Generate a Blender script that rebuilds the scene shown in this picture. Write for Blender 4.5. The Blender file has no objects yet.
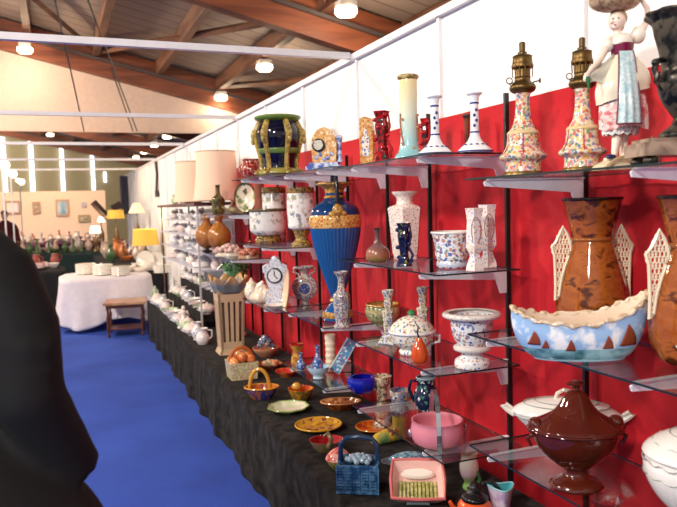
import bpy, math, random
from math import sin, cos, pi, radians, hypot, atan2, sqrt
from mathutils import Vector, Matrix
random.seed(7)
C = bpy.context.scene.collection
# ------------------------------------------------------------------ camera
FPX = 700.0; RHO = .028; TH = .38369; PI_ = .06912; H = 1.6
Fv = Vector((sin(TH)*cos(PI_), cos(TH)*cos(PI_), -sin(PI_)))
R0 = Vector((cos(TH), -sin(TH), 0)); U0 = R0.cross(Fv)
Rv = cos(RHO)*R0 - sin(RHO)*U0; Uv = sin(RHO)*R0 + cos(RHO)*U0
def proj(p):
    v = Vector(p) - Vector((0, 0, H)); d = v.dot(Fv)
    return 338.5 + FPX*v.dot(Rv)/d, 253.5 - FPX*v.dot(Uv)/d, d
def ray(px, py): return Fv + Rv*((px-338.5)/FPX) - Uv*((py-253.5)/FPX)
def on_z(px, py, z):
    v = ray(px, py); t = (z-H)/v.z; return Vector((v.x*t, v.y*t, z))
def on_y(px, py, Y):
    v = ray(px, py); t = Y/v.y; return Vector((v.x*t, Y, H+v.z*t))
def on_x(px, X, z):
    lo, hi = .3, 40
    for _ in range(60):
        m = (lo+hi)/2
        if proj((X, m, z))[0] > px: lo = m
        else: hi = m
    return Vector((X, lo, z))
cd = bpy.data.cameras.new('camera'); cam = bpy.data.objects.new('camera', cd); C.objects.link(cam)
cam.matrix_world = Matrix(((Rv.x, Uv.x, -Fv.x, 0), (Rv.y, Uv.y, -Fv.y, 0), (Rv.z, Uv.z, -Fv.z, H), (0, 0, 0, 1)))
cd.sensor_width = 36; cd.lens = 36*FPX/677; cd.clip_end = 300; cd.clip_start = .05
cd.dof.use_dof = True; cd.dof.focus_distance = 2.7; cd.dof.aperture_fstop = 4.5
S = bpy.context.scene; S.camera = cam
# ------------------------------------------------------------------ materials
MC = {}
def newmat(key):
    m = bpy.data.materials.new(key); m.use_nodes = True
    nt = m.node_tree; b = nt.nodes['Principled BSDF']; return m, nt, b
def lin(c): return tuple(((x/255)/12.92 if x/255 <= .04045 else ((x/255+.055)/1.055)**2.4) for x in c)
def G(c, rough=.14, metal=0, coat=0, emit=0, alpha=1, bump=0):
    k = ('G', c, rough, metal, coat, emit, bump)
    if k in MC: return MC[k]
    m, nt, b = newmat('glaze_%d_%d_%d' % c)
    b.inputs['Base Color'].default_value = (*lin(c), 1); b.inputs['Roughness'].default_value = rough
    b.inputs['Metallic'].default_value = metal; b.inputs['Coat Weight'].default_value = coat
    if emit: b.inputs['Emission Color'].default_value = (*lin(c), 1); b.inputs['Emission Strength'].default_value = emit
    tc = nt.nodes.new('ShaderNodeTexCoord'); n = nt.nodes.new('ShaderNodeTexNoise'); n.inputs['Scale'].default_value = 14
    nt.links.new(tc.outputs['Object'], n.inputs['Vector'])
    mx = nt.nodes.new('ShaderNodeMix'); mx.data_type = 'RGBA'
    mx.inputs['A'].default_value = (*[x*.86 for x in lin(c)], 1); mx.inputs['B'].default_value = (*[min(1, x*1.1) for x in lin(c)], 1)
    nt.links.new(n.outputs['Fac'], mx.inputs['Factor']); nt.links.new(mx.outputs['Result'], b.inputs['Base Color'])
    if bump:
        n2 = nt.nodes.new('ShaderNodeTexNoise'); n2.inputs['Scale'].default_value = bump; nt.links.new(tc.outputs['Object'], n2.inputs['Vector'])
        bp = nt.nodes.new('ShaderNodeBump'); bp.inputs['Strength'].default_value = .6; bp.inputs['Distance'].default_value = .004
        nt.links.new(n2.outputs['Fac'], bp.inputs['Height']); nt.links.new(bp.outputs['Normal'], b.inputs['Normal'])
    MC[k] = m; return m
def FL(base, cols, scale=45, dens=.45, rough=.14, zb=None, warp=.5):
    """painted ceramic: voronoi blotches of several colours over a ground; zb = [(z0,z1,colour)] plain painted bands"""
    scale *= 1.1; k = ('F', base, tuple(cols), scale, dens, rough, tuple(zb or ()))
    if k in MC: return MC[k]
    m, nt, b = newmat('painted_ceramic'); b.inputs['Roughness'].default_value = rough
    N = nt.nodes.new; L = nt.links.new
    tc = N('ShaderNodeTexCoord'); nz = N('ShaderNodeTexNoise'); nz.inputs['Scale'].default_value = scale*.7; L(tc.outputs['Object'], nz.inputs['Vector'])
    ad = N('ShaderNodeVectorMath'); ad.operation = 'MULTIPLY_ADD'; ad.inputs[1].default_value = (warp/scale*1.6,)*3
    L(nz.outputs['Color'], ad.inputs[0]); L(tc.outputs['Object'], ad.inputs[2])
    v = N('ShaderNodeTexVoronoi'); v.inputs['Scale'].default_value = scale; L(ad.outputs[0], v.inputs['Vector'])
    n3 = N('ShaderNodeTexNoise'); n3.inputs['Scale'].default_value = scale*2.1; n3.inputs['Detail'].default_value = 3; L(tc.outputs['Object'], n3.inputs['Vector'])
    mm = N('ShaderNodeMath'); mm.operation = 'MULTIPLY_ADD'; mm.inputs[1].default_value = 1.1; L(n3.outputs['Fac'], mm.inputs[0]); L(v.outputs['Distance'], mm.inputs[2])
    lt = N('ShaderNodeMapRange'); lt.inputs['From Min'].default_value = dens+.50; lt.inputs['From Max'].default_value = dens+.66; lt.inputs['To Min'].default_value = .9; lt.inputs['To Max'].default_value = 0; L(mm.outputs[0], lt.inputs['Value'])
    sp = N('ShaderNodeSeparateColor'); L(v.outputs['Color'], sp.inputs[0])
    cr = N('ShaderNodeValToRGB'); cr.color_ramp.interpolation = 'CONSTANT'
    el = cr.color_ramp.elements; n = len(cols)
    el[0].position = 0; el[0].color = (*lin(cols[0]), 1); el[1].position = 1.0/n if n > 1 else .99; el[1].color = (*lin(cols[1 % n]), 1)
    for i in range(2, n):
        e = el.new(i/n); e.color = (*lin(cols[i]), 1)
    L(sp.outputs[0], cr.inputs['Fac'])
    mx = N('ShaderNodeMix'); mx.data_type = 'RGBA'; mx.inputs['A'].default_value = (*lin(base), 1)
    L(lt.outputs[0], mx.inputs['Factor']); L(cr.outputs['Color'], mx.inputs['B'])
    out = mx.outputs['Result']
    if zb:
        sx = N('ShaderNodeSeparateXYZ'); L(tc.outputs['Object'], sx.inputs[0])
        for z0, z1, c in zb:
            a = N('ShaderNodeMath'); a.operation = 'GREATER_THAN'; a.inputs[1].default_value = z0; L(sx.outputs['Z'], a.inputs[0])
            d = N('ShaderNodeMath'); d.operation = 'LESS_THAN'; d.inputs[1].default_value = z1; L(sx.outputs['Z'], d.inputs[0])
            e = N('ShaderNodeMath'); e.operation = 'MULTIPLY'; L(a.outputs[0], e.inputs[0]); L(d.outputs[0], e.inputs[1])
            q = N('ShaderNodeMix'); q.data_type = 'RGBA'; L(e.outputs[0], q.inputs['Factor']); L(out, q.inputs['A']); q.inputs['B'].default_value = (*lin(c), 1)
            out = q.outputs['Result']
    L(out, b.inputs['Base Color']); MC[k] = m; return m
def MB(c1, c2, scale=12, rough=.1, c3=None, stretch=(1, 1, 1), lo=.42, hi=.58):
    k = ('M', c1, c2, scale, rough, c3, stretch, lo, hi)
    if k in MC: return MC[k]
    m, nt, b = newmat('marbled'); b.inputs['Roughness'].default_value = rough
    N = nt.nodes.new; L = nt.links.new
    tc = N('ShaderNodeTexCoord'); mp = N('ShaderNodeMapping'); mp.inputs['Scale'].default_value = stretch; L(tc.outputs['Object'], mp.inputs[0])
    nz = N('ShaderNodeTexNoise'); nz.inputs['Scale'].default_value = scale; nz.inputs['Detail'].default_value = 4; nz.inputs['Distortion'].default_value = .5
    L(mp.outputs[0], nz.inputs['Vector'])
    cr = N('ShaderNodeValToRGB'); el = cr.color_ramp.elements; el[0].position = lo; el[0].color = (*lin(c1), 1); el[1].position = hi; el[1].color = (*lin(c2), 1)
    if c3: e = el.new(min(.97, hi+.1)); e.color = (*lin(c3), 1)
    L(nz.outputs['Fac'], cr.inputs[0]); L(cr.outputs[0], b.inputs['Base Color']); MC[k] = m; return m
def GR(stops, height, rough=.15, noise=.15, nscale=20):
    """glaze whose own colour runs from foot to rim; stops [(t, colour)]"""
    k = ('R', tuple(stops), height, rough)
    if k in MC: return MC[k]
    m, nt, b = newmat('graded_glaze'); b.inputs['Roughness'].default_value = rough
    N = nt.nodes.new; L = nt.links.new
    tc = N('ShaderNodeTexCoord'); sx = N('ShaderNodeSeparateXYZ'); L(tc.outputs['Object'], sx.inputs[0])
    mr = N('ShaderNodeMath'); mr.operation = 'DIVIDE'; mr.inputs[1].default_value = height; L(sx.outputs['Z'], mr.inputs[0])
    nz = N('ShaderNodeTexNoise'); nz.inputs['Scale'].default_value = nscale; L(tc.outputs['Object'], nz.inputs['Vector'])
    ma = N('ShaderNodeMath'); ma.operation = 'MULTIPLY_ADD'; ma.inputs[1].default_value = noise; L(nz.outputs['Fac'], ma.inputs[0]); L(mr.outputs[0], ma.inputs[2])
    cr = N('ShaderNodeValToRGB'); el = cr.color_ramp.elements
    el[0].position = stops[0][0]; el[0].color = (*lin(stops[0][1]), 1); el[1].position = stops[-1][0]; el[1].color = (*lin(stops[-1][1]), 1)
    for t, c in stops[1:-1]: e = el.new(t); e.color = (*lin(c), 1)
    L(ma.outputs[0], cr.inputs[0]); L(cr.outputs[0], b.inputs['Base Color']); MC[k] = m; return m
def glass_mat():
    m = bpy.data.materials.new('shelf_glass'); m.use_nodes = True; nt = m.node_tree; nt.nodes.clear(); N = nt.nodes.new; L = nt.links.new
    o = N('ShaderNodeOutputMaterial'); mx = N('ShaderNodeMixShader'); t = N('ShaderNodeBsdfTransparent'); g = N('ShaderNodeBsdfGlossy'); fr = N('ShaderNodeFresnel')
    t.inputs[0].default_value = (.93, .965, .955, 1); g.inputs['Roughness'].default_value = .04; g.inputs['Color'].default_value = (.95, .97, 1, 1); fr.inputs[0].default_value = 1.5
    mt = N('ShaderNodeMath'); mt.operation = 'MULTIPLY'; mt.inputs[1].default_value = .38; L(fr.outputs[0], mt.inputs[0])
    L(mt.outputs[0], mx.inputs[0]); L(t.outputs[0], mx.inputs[1]); L(g.outputs[0], mx.inputs[2]); L(mx.outputs[0], o.inputs[0]); return m
GLASS = glass_mat()
def clear_glass():
    m = GLASS.copy(); m.name = 'pressed_glass'
    return m
EDGE = G((22, 38, 36), .2)
W = (240, 236, 228); BLUE = (52, 84, 160)
WHITE = G(W, .12); CREAM = G((236, 220, 190), .2); GOLD = G((176, 134, 62), .3, .7); BRASS = G((104, 80, 42), .4, .8); BLACKM = G((18, 18, 20), .4)
ALU = G((228, 224, 226), .4, .1); PANEL = G((244, 240, 236), .6); BRKT = G((236, 238, 246), .4)
BLKVEL = None
# ------------------------------------------------------------------ mesh builder
class B:
    def __init__(s, k=1.0): s.v = []; s.f = []; s.m = []; s.k = k
    def add(s, vs, fs, mi=0):
        o = len(s.v); s.v += [tuple(v) for v in vs]
        for f in fs: s.f.append([i+o for i in f]); s.m.append(mi)
    def lathe(s, prof, seg=28, c=(0, 0, 0), sx=1, sy=1, rot=0, scal=None, inner=None, im=0, mi=0, sm=True, sub=3, ax=None):
        """prof [(r,h[,mat])]; inner=(wall, floor height)"""
        P = [(p[0], p[1], (p[2] if len(p) > 2 else mi)) for p in prof]
        if sm and len(P) > 2:
            Q = []
            for i in range(len(P)-1):
                p0 = P[max(i-1, 0)]; p1 = P[i]; p2 = P[i+1]; p3 = P[min(i+2, len(P)-1)]
                L = hypot(p2[0]-p1[0], p2[1]-p1[1])+1e-9
                def tan_(a, b, cc):
                    da = hypot(b[0]-a[0], b[1]-a[1]); db = hypot(cc[0]-b[0], cc[1]-b[1])
                    if da < 1e-9 or db < 1e-9: return (0, 0)
                    ux, uy = (b[0]-a[0])/da, (b[1]-a[1])/da; vx, vy = (cc[0]-b[0])/db, (cc[1]-b[1])/db
                    return ((ux+vx)/2, (uy+vy)/2)
                t1 = tan_(p0, p1, p2) if i > 0 else ((p2[0]-p1[0])/L, (p2[1]-p1[1])/L)
                t2 = tan_(p1, p2, p3) if i < len(P)-2 else ((p2[0]-p1[0])/L, (p2[1]-p1[1])/L)
                for j in range(sub):
                    t = j/sub; h00 = 2*t**3-3*t*t+1; h10 = t**3-2*t*t+t; h01 = -2*t**3+3*t*t; h11 = t**3-t*t
                    Q.append((max(.001, h00*p1[0]+h10*L*t1[0]+h01*p2[0]+h11*L*t2[0]), h00*p1[1]+h10*L*t1[1]+h01*p2[1]+h11*L*t2[1], p1[2]))
            Q.append(P[-1]); P = Q
        if inner:
            t, hf = inner; top = P[-1]
            ins = [(max(.002, r-t), h, im) for r, h, _ in reversed(P) if h > hf]
            ins = [(ins[0][0], top[1], im)] + ins[1:] if ins else []
            P = [(r, h, q) for r, h, q in P[:-1]] + [(top[0], top[1], im)] + ins + [(.002, hf, im)]
        vs = []; fs = []; mis = []
        for (r, h, q) in P:
            for j in range(seg):
                a = 2*pi*j/seg + rot; rr = r
                if scal: rr = r*(1+scal[0]*cos(scal[1]*a))
                vs.append((rr*cos(a)*sx, rr*sin(a)*sy, h))
        n = len(P)
        for i in range(n-1):
            for j in range(seg):
                fs.append((i*seg+j, i*seg+(j+1) % seg, (i+1)*seg+(j+1) % seg, (i+1)*seg+j)); mis.append(P[i][2])
        vs.append((0, 0, P[0][1])); b0 = len(vs)-1; vs.append((0, 0, P[-1][1])); b1 = len(vs)-1
        for j in range(seg):
            fs.append((b0, (j+1) % seg, j)); mis.append(P[0][2])
            fs.append((b1, (n-1)*seg+j, (n-1)*seg+(j+1) % seg)); mis.append(P[-1][2])
        if ax:
            q = Vector((0, 0, 1)).rotation_difference(Vector(ax).normalized()); vs = [q @ Vector(v) for v in vs]
        vs = [(v[0]+c[0], v[1]+c[1], v[2]+c[2]) for v in vs]
        o = len(s.v); s.v += vs
        for f, q in zip(fs, mis): s.f.append([i+o for i in f]); s.m.append(q)
        return s
    def box(s, x0, x1, y0, y1, z0, z1, mi=0, taper=None):
        v = [(x0, y0, z0), (x1, y0, z0), (x1, y1, z0), (x0, y1, z0), (x0, y0, z1), (x1, y0, z1), (x1, y1, z1), (x0, y1, z1)]
        if taper:
            cx, cy = (x0+x1)/2, (y0+y1)/2
            v = [((p[0]-cx)*(taper if p[2] == z1 else 1)+cx, (p[1]-cy)*(taper if p[2] == z1 else 1)+cy, p[2]) for p in v]
        s.add(v, [(3, 2, 1, 0), (4, 5, 6, 7), (0, 1, 5, 4), (1, 2, 6, 5), (2, 3, 7, 6), (3, 0, 4, 7)], mi); return s
    def tube(s, pts, rad, seg=8, mi=0, closed=False):
        pts = [Vector(p) for p in pts]; n = len(pts)
        rad = rad if isinstance(rad, (list, tuple)) else [rad]*n
        vs = []; up = None
        for i in range(n):
            if closed: t = (pts[(i+1) % n]-pts[i-1])
            else: t = pts[min(i+1, n-1)]-pts[max(i-1, 0)]
            t = t.normalized() if t.length > 0 else Vector((0, 0, 1))
            if up is None: up = Vector((0, 0, 1)) if abs(t.z) < .9 else Vector((1, 0, 0))
            a = t.cross(up)
            a = a.normalized() if a.length > 1e-6 else Vector((1, 0, 0)); b = t.cross(a).normalized(); up = -b if False else a.cross(t)
            for j in range(seg):
                w = 2*pi*j/seg; vs.append(pts[i]+a*cos(w)*rad[i]+b*sin(w)*rad[i])
        fs = []
        for i in range(n if closed else n-1):
            i2 = (i+1) % n
            for j in range(seg): fs.append((i*seg+j, i2*seg+j, i2*seg+(j+1) % seg, i*seg+(j+1) % seg))
        if not closed: fs.append(tuple(range(seg))); fs.append(tuple(reversed(range((n-1)*seg, n*seg))))
        s.add(vs, fs, mi); return s
    def ball(s, c, r, mi=0, seg=12, rings=8):
        if not isinstance(r, (tuple, list)): r = (r, r, r)
        vs = [(c[0], c[1], c[2]-r[2])]; fs = []
        for i in range(1, rings):
            p = -pi/2+pi*i/rings
            for j in range(seg): a = 2*pi*j/seg; vs.append((c[0]+r[0]*cos(p)*cos(a), c[1]+r[1]*cos(p)*sin(a), c[2]+r[2]*sin(p)))
        vs.append((c[0], c[1], c[2]+r[2])); t = len(vs)-1
        for j in range(seg):
            fs.append((0, 1+(j+1) % seg, 1+j)); fs.append((t, 1+(rings-2)*seg+j, 1+(rings-2)*seg+(j+1) % seg))
            for i in range(rings-2): a = 1+i*seg; fs.append((a+j, a+(j+1) % seg, a+seg+(j+1) % seg, a+seg+j))
        s.add(vs, fs, mi); return s
    def prism(s, poly, y0, y1, mi=0):
        """polygon in xz extruded along y"""
        n = len(poly); vs = [(p[0], y0, p[1]) for p in poly]+[(p[0], y1, p[1]) for p in poly]
        fs = [tuple(range(n)), tuple(reversed(range(n, 2*n)))]+[(i, i+n, (i+1) % n+n, (i+1) % n) for i in range(n)]
        s.add(vs, fs, mi); return s
    def grid(s, fn, nu, nv, mi=0, cu=False):
        vs = [fn(u/nu, v/nv) for v in range(nv+1) for u in range(nu+(0 if cu else 1))]; w = nu if cu else nu+1
        fs = [(v*w+u, v*w+(u+1) % w, (v+1)*w+(u+1) % w, (v+1)*w+u) for v in range(nv) for u in range(nu)]
        s.add(vs, fs, mi); return s
    def make(s, name, mats, parent=None, flat=False, ang=40):
        me = bpy.data.meshes.new(name); me.from_pydata([(a*s.k, b*s.k, c*s.k) for a, b, c in s.v], [], s.f)
        mats = mats if isinstance(mats, (list, tuple)) else [mats]
        for m in mats: me.materials.append(m)
        for p, q in zip(me.polygons, s.m): p.material_index = min(q, len(mats)-1)
        me.validate()
        if not flat:
            for p in me.polygons: p.use_smooth = True
            me.set_sharp_from_angle(angle=radians(ang))
        o = bpy.data.objects.new(name, me); C.objects.link(o)
        if parent: o.parent = parent
        return o
def tag(o, label, cat, group=None, kind=None):
    if label: o['label'] = label
    if cat: o['category'] = cat
    if group: o['group'] = group
    if kind: o['kind'] = kind
    return o
def struct(name, b, mats, flat=True):
    o = b.make(name, mats, flat=flat); o['kind'] = 'structure'; return o
CAMROT = -TH
class It:
    """one thing; part units are picture pixels at the thing's own distance, converted once to metres"""
    all = []
    def __init__(s, name, label, cat, px, py, z, r=8, lo=1.27, hi=1.66, X=None, group=None, rz=None, k=None, loc=None):
        if loc is None:
            if X is None:
                p = on_z(px, py, z); d = proj(p)[2]; m = r*abs(d)/FPX
                X = min(max(p.x, lo+m), hi-m) if abs(z-H) > .01 else (lo+hi)/2
                if p.y < 0: X = (lo+hi)/2
                loc = on_x(px, X, z) if abs(X-p.x) > 1e-4 else p
            else: loc = on_x(px, X, z)
        s.k = k or proj(loc)[2]/FPX
        s.e = bpy.data.objects.new(name, None); C.objects.link(s.e); s.e.empty_display_size = .05
        s.e.location = loc; s.e.rotation_euler = (0, 0, CAMROT if rz is None else rz)
        tag(s.e, label, cat, group); It.all.append(s)
    def part(s, name, mats, b, parent=None, label=None, flat=False, ang=40):
        b.k = s.k; o = b.make(name, mats, parent or s.e, flat, ang)
        if label: o['label'] = label
        return o
    def parts(s, name, mats, b, label=None):
        par = list(range(len(b.v)))
        def fd(a):
            while par[a] != a: par[a] = par[par[a]]; a = par[a]
            return a
        for f in b.f:
            for q in f[1:]: par[fd(q)] = fd(f[0])
        grp = {}
        for f, m in zip(b.f, b.m): grp.setdefault(fd(f[0]), []).append((f, m))
        for fs in grp.values():
            ids = sorted({q for f, _ in fs for q in f}); mp = {q: n for n, q in enumerate(ids)}; c = B()
            c.v = [b.v[q] for q in ids]; c.f = [[mp[q] for q in f] for f, _ in fs]; c.m = [m for _, m in fs]
            s.part(name, mats, c, label=label)
    def L(s, name, mats, prof, label=None, parent=None, **kw):
        return s.part(name, mats, B().lathe(prof, **kw), label=label, parent=parent)
def children(o): return [c for c in bpy.data.objects if c.parent == o]
def dupe(e, loc, label=None, scale=1.0, rz=None, group=None):
    n = e.copy(); C.objects.link(n); n.location = loc
    if rz is not None: n.rotation_euler = (0, 0, rz)
    if label: n['label'] = label
    if group: n['group'] = group
    n.scale = (scale,)*3
    for ch in children(e):
        c = ch.copy(); C.objects.link(c); c.parent = n
        for g in children(ch):
            d = g.copy(); C.objects.link(d); d.parent = c
    return n
# ------------------------------------------------------------------ setting
WX = 1.70; WZ = 2.5
def noise_floor():
    m, nt, b = newmat('blue_carpet'); N = nt.nodes.new; L = nt.links.new
    tc = N('ShaderNodeTexCoord'); n1 = N('ShaderNodeTexNoise'); n1.inputs['Scale'].default_value = 1.6; n1.inputs['Detail'].default_value = 5; L(tc.outputs['Object'], n1.inputs['Vector'])
    cr = N('ShaderNodeValToRGB'); cr.color_ramp.elements[0].position = .3; cr.color_ramp.elements[0].color = (*lin((30, 62, 158)), 1); cr.color_ramp.elements[1].position = .7; cr.color_ramp.elements[1].color = (*lin((42, 80, 186)), 1)
    L(n1.outputs['Fac'], cr.inputs[0]); L(cr.outputs[0], b.inputs['Base Color']); b.inputs['Roughness'].default_value = .9
    n2 = N('ShaderNodeTexNoise'); n2.inputs['Scale'].default_value = 220; L(tc.outputs['Object'], n2.inputs['Vector']); bp = N('ShaderNodeBump'); bp.inputs['Distance'].default_value = .004
    L(n2.outputs['Fac'], bp.inputs['Height']); L(bp.outputs[0], b.inputs['Normal']); return m
struct('floor', B().box(-9, 9, -4, 36, -.1, 0), noise_floor())
# right wall: white panels between aluminium posts
def wall_mat():
    m, nt, b = newmat('white_panel'); b.inputs['Roughness'].default_value = .55; N = nt.nodes.new; L = nt.links.new
    tc = N('ShaderNodeTexCoord'); n = N('ShaderNodeTexNoise'); n.inputs['Scale'].default_value = .8; L(tc.outputs['Object'], n.inputs['Vector'])
    cr = N('ShaderNodeValToRGB'); cr.color_ramp.elements[0].color = (.86, .83, .80, 1); cr.color_ramp.elements[1].color = (.92, .9, .88, 1); L(n.outputs['Fac'], cr.inputs[0]); L(cr.outputs[0], b.inputs['Base Color']); return m
WM = wall_mat()
struct('wall_right', B().box(WX+.03, WX+.06, -2, 18.4, 0, WZ-.02), WM)
tr = B(); tr.box(WX+.0, WX+.09, -2, 18.4, WZ-.035, WZ); struct('trim_1', tr, ALU)
tr = B()
for i in range(-3, 19):
    y = .98+.97*i-.0; tr.box(WX+.012, WX+.04, y-.010, y+.010, 0, WZ-.035)
struct('trim_2', tr, ALU)
# crossbars over the aisle
for i in range(5):
    y = 3.94+2.92*i
    o = B().box(-8, WX-.005, y-.02, y+.02, WZ-.026, WZ+.010).make('crossbar', ALU, flat=True)
    tag(o, ['white aluminium crossbar over the aisle, nearest and highest in the photo', 'white crossbar over the aisle, second from the camera', 'white crossbar over the aisle, third from the camera', 'thin white crossbar over the aisle, fourth from the camera', 'thin white crossbar over the aisle, farthest of the five'][i], 'crossbar', 'crossbars over the aisle')
# posts that carry the crossbars on the far side of the aisle
for i in range(5):
    y = 3.94+2.92*i; o = B().box(-8.05, -8, y-.025, y+.025, 0, WZ).make('crossbar_post', ALU, flat=True)
    tag(o, 'white aluminium post carrying the far end of a crossbar', 'post', 'crossbar posts')
# red backdrop cloth, gathered
def red_mat():
    m, nt, b = newmat('red_cloth'); b.inputs['Roughness'].default_value = .75; N = nt.nodes.new; L = nt.links.new
    tc = N('ShaderNodeTexCoord'); n = N('ShaderNodeTexNoise'); n.inputs['Scale'].default_value = 60; L(tc.outputs['Object'], n.inputs['Vector'])
    cr = N('ShaderNodeValToRGB'); cr.color_ramp.elements[0].color = (*lin((176, 4, 22)), 1); cr.color_ramp.elements[1].color = (*lin((202, 9, 31)), 1); L(n.outputs['Fac'], cr.inputs[0]); L(cr.outputs[0], b.inputs['Base Color']); return m
def redf(u, v):
    y = -.8+u*7.9; z = .3+v*1.69
    w = .011*sin(y*21+.9*sin(y*5))+.006*sin(y*47+1.3*sin(y*3.1)); w *= (1-.75*v*v)
    return (WX-.003+w*.7, y, z)
b = B().grid(redf, 420, 6); o = b.make('red_backdrop_cloth', red_mat(), ang=80)
sm_ = o.modifiers.new('thickness', 'SOLIDIFY'); sm_.thickness = .002
tag(o, 'bright red gathered cloth hung on the white stand wall behind the shelves', 'backdrop')
# black velvet table cover
def velvet():
    m, nt, b = newmat('black_velvet'); b.inputs['Roughness'].default_value = .95; N = nt.nodes.new; L = nt.links.new
    b.inputs['Sheen Weight'].default_value = .04; b.inputs['Sheen Roughness'].default_value = .5; b.inputs['Specular IOR Level'].default_value = .1
    tc = N('ShaderNodeTexCoord'); n = N('ShaderNodeTexNoise'); n.inputs['Scale'].default_value = 14; n.inputs['Detail'].default_value = 6; n.inputs['Distortion'].default_value = .6; L(tc.outputs['Object'], n.inputs['Vector'])
    cr = N('ShaderNodeValToRGB'); cr.color_ramp.elements[0].position = .4; cr.color_ramp.elements[0].color = (.0025, .002, .002, 1); cr.color_ramp.elements[1].position = .68; cr.color_ramp.elements[1].color = (.026, .021, .019, 1)
    L(n.outputs['Fac'], cr.inputs[0]); L(cr.outputs[0], b.inputs['Base Color']); return m
VEL = velvet(); TZ = .45
def vel(u, v):
    y = .5+u*8.65; xe = .955+.085*(y/9.15)
    if v < .25: t = v/.25; return (WX-.05+(xe+.02-WX+.05)*t, y, TZ)
    if v < .4: t = (v-.25)/.15; a = t*pi/2; return (xe+.02-.02*sin(a), y, TZ-.02+.02*cos(a))
    t = (v-.4)/.6; w = .016*sin(y*9+1.2*sin(y*2.3))+.007*sin(y*23)
    return (xe+w*t-.01*t, y, (TZ-.02)*(1-t)+.004)
b = B(); b.grid(vel, 230, 20)
def velend(u, v):
    x = 1.04+u*(WX-.05-1.04); return (x, 9.15+.02*sin(x*40)*(1-v), .004+v*(TZ-.004))
b.grid(velend, 20, 3)
o = b.make('velvet_tablecloth', VEL, ang=80); tag(o, 'long crushed black velvet cloth over the low display table, hanging to the blue carpet', 'tablecloth')
# ------------------------------------------------------------------ hall roof
WOOD = MB((98, 48, 28), (124, 66, 40), 3, .55, stretch=(.3, 1, 3)); WOOD2 = MB((86, 52, 36), (122, 82, 58), 3, .6, stretch=(1, .3, 3))
def deckmat():
    m, nt, b = newmat('roof_deck'); b.inputs['Roughness'].default_value = .7; N = nt.nodes.new; L = nt.links.new
    tc = N('ShaderNodeTexCoord'); sx = N('ShaderNodeSeparateXYZ'); L(tc.outputs['Object'], sx.inputs[0])
    w = N('ShaderNodeMath'); w.operation = 'MULTIPLY'; w.inputs[1].default_value = 2.6; L(sx.outputs['Y'], w.inputs[0]); f = N('ShaderNodeMath'); f.operation = 'FRACT'; L(w.outputs[0], f.inputs[0])
    g = N('ShaderNodeMath'); g.operation = 'LESS_THAN'; g.inputs[1].default_value = .1; L(f.outputs[0], g.inputs[0])
    mx = N('ShaderNodeMix'); mx.data_type = 'RGBA'; mx.inputs['A'].default_value = (*lin((140, 122, 110)), 1); mx.inputs['B'].default_value = (*lin((100, 80, 68)), 1)
    L(g.outputs[0], mx.inputs['Factor']); L(mx.outputs['Result'], b.inputs['Base Color']); return m
TP = .24
def sl(x): return -TP*x
XL, XR = -9, 9
b = B(); b.add([(XL, -4, 5.06+sl(XL)), (XR, -4, 5.06+sl(XR)), (XR, 36, 5.06+sl(XR)), (XL, 36, 5.06+sl(XL)), (XL, -4, 5.12+sl(XL)), (XR, -4, 5.12+sl(XR)), (XR, 36, 5.12+sl(XR)), (XL, 36, 5.12+sl(XL))],
      [(0, 1, 2, 3), (7, 6, 5, 4), (0, 4, 5, 1), (1, 5, 6, 2), (2, 6, 7, 3), (3, 7, 4, 0)]); struct('ceiling', b, deckmat())
def xbeam(b, y, zb, h, w, x0=XL, x1=XR):
    v = []
    for x in (x0, x1):
        for dy in (-w/2, w/2):
            for z in (zb, zb+h): v.append((x, y+dy, z+sl(x)))
    b.add(v, [(0, 1, 3, 2), (4, 6, 7, 5), (0, 4, 5, 1), (2, 3, 7, 6), (0, 2, 6, 4), (1, 5, 7, 3)])
n = 0
for y in (2.5, 8.5, 14.5, 20.5, 26.5, 32.5):
    n += 1; b = B(); xbeam(b, y, 4.46, .55, .2); struct('trim_%d' % (10+n), b, WOOD)
    b = B(); xbeam(b, y-.17, 4.72, .05, .06); struct('trim_%d' % (20+n), b, G((70, 60, 58), .5))
k_ = 0
for i in range(-3, 7):
    x = .9+1.18*i
    b = B(); z = sl(x)
    for y0, y1 in ((-4, 2.4), (2.6, 8.4), (8.6, 14.4), (14.6, 20.4), (20.6, 26.4), (26.6, 32.4)):
        b.box(x-.06, x+.06, y0, y1, 4.78+z, 5.05+z)
    k_ += 1; struct('trim_%d' % (30+k_), b, WOOD2)
# diagonal braces between purlins
b = B()
for (y0, y1, x0, x1) in ((8.7, 14.3, -1.46, .9), (8.7, 14.3, 3.26, .9), (2.7, 8.3, .9, 3.26), (2.7, 8.3, 3.26, 5.6), (8.7, 14.3, 5.6, 3.26)):
    b.tube([(x0, y0, 4.86+sl(x0)), (x1, y1, 4.86+sl(x1))], .055, seg=4)
struct('trim_50', b, WOOD2)
# white gable infill behind the second beam, brown bottom chord
GW = G((206, 180, 164), .7)
b = B(); b.add([(XL, 14.62, 3.16), (2.95, 14.62, 3.16), (2.95, 14.62, 4.5+sl(2.95)), (XL, 14.62, 4.5+sl(XL)), (XL, 14.7, 3.16), (2.95, 14.7, 3.16), (2.95, 14.7, 4.5+sl(2.95)), (XL, 14.7, 4.5+sl(XL))], [(0, 1, 2, 3), (7, 6, 5, 4), (0, 4, 5, 1), (1, 5, 6, 2), (2, 6, 7, 3), (3, 7, 4, 0)])
b.box(2.95, 9, 14.62, 14.7, 0, 2.9); b.add([(2.95, 14.62, 2.9), (9, 14.62, 2.3), (9, 14.62, 4.5+sl(9)), (2.95, 14.62, 4.5+sl(2.95))], [(0, 1, 2, 3)])
struct('wall_gable', b, GW)
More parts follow.
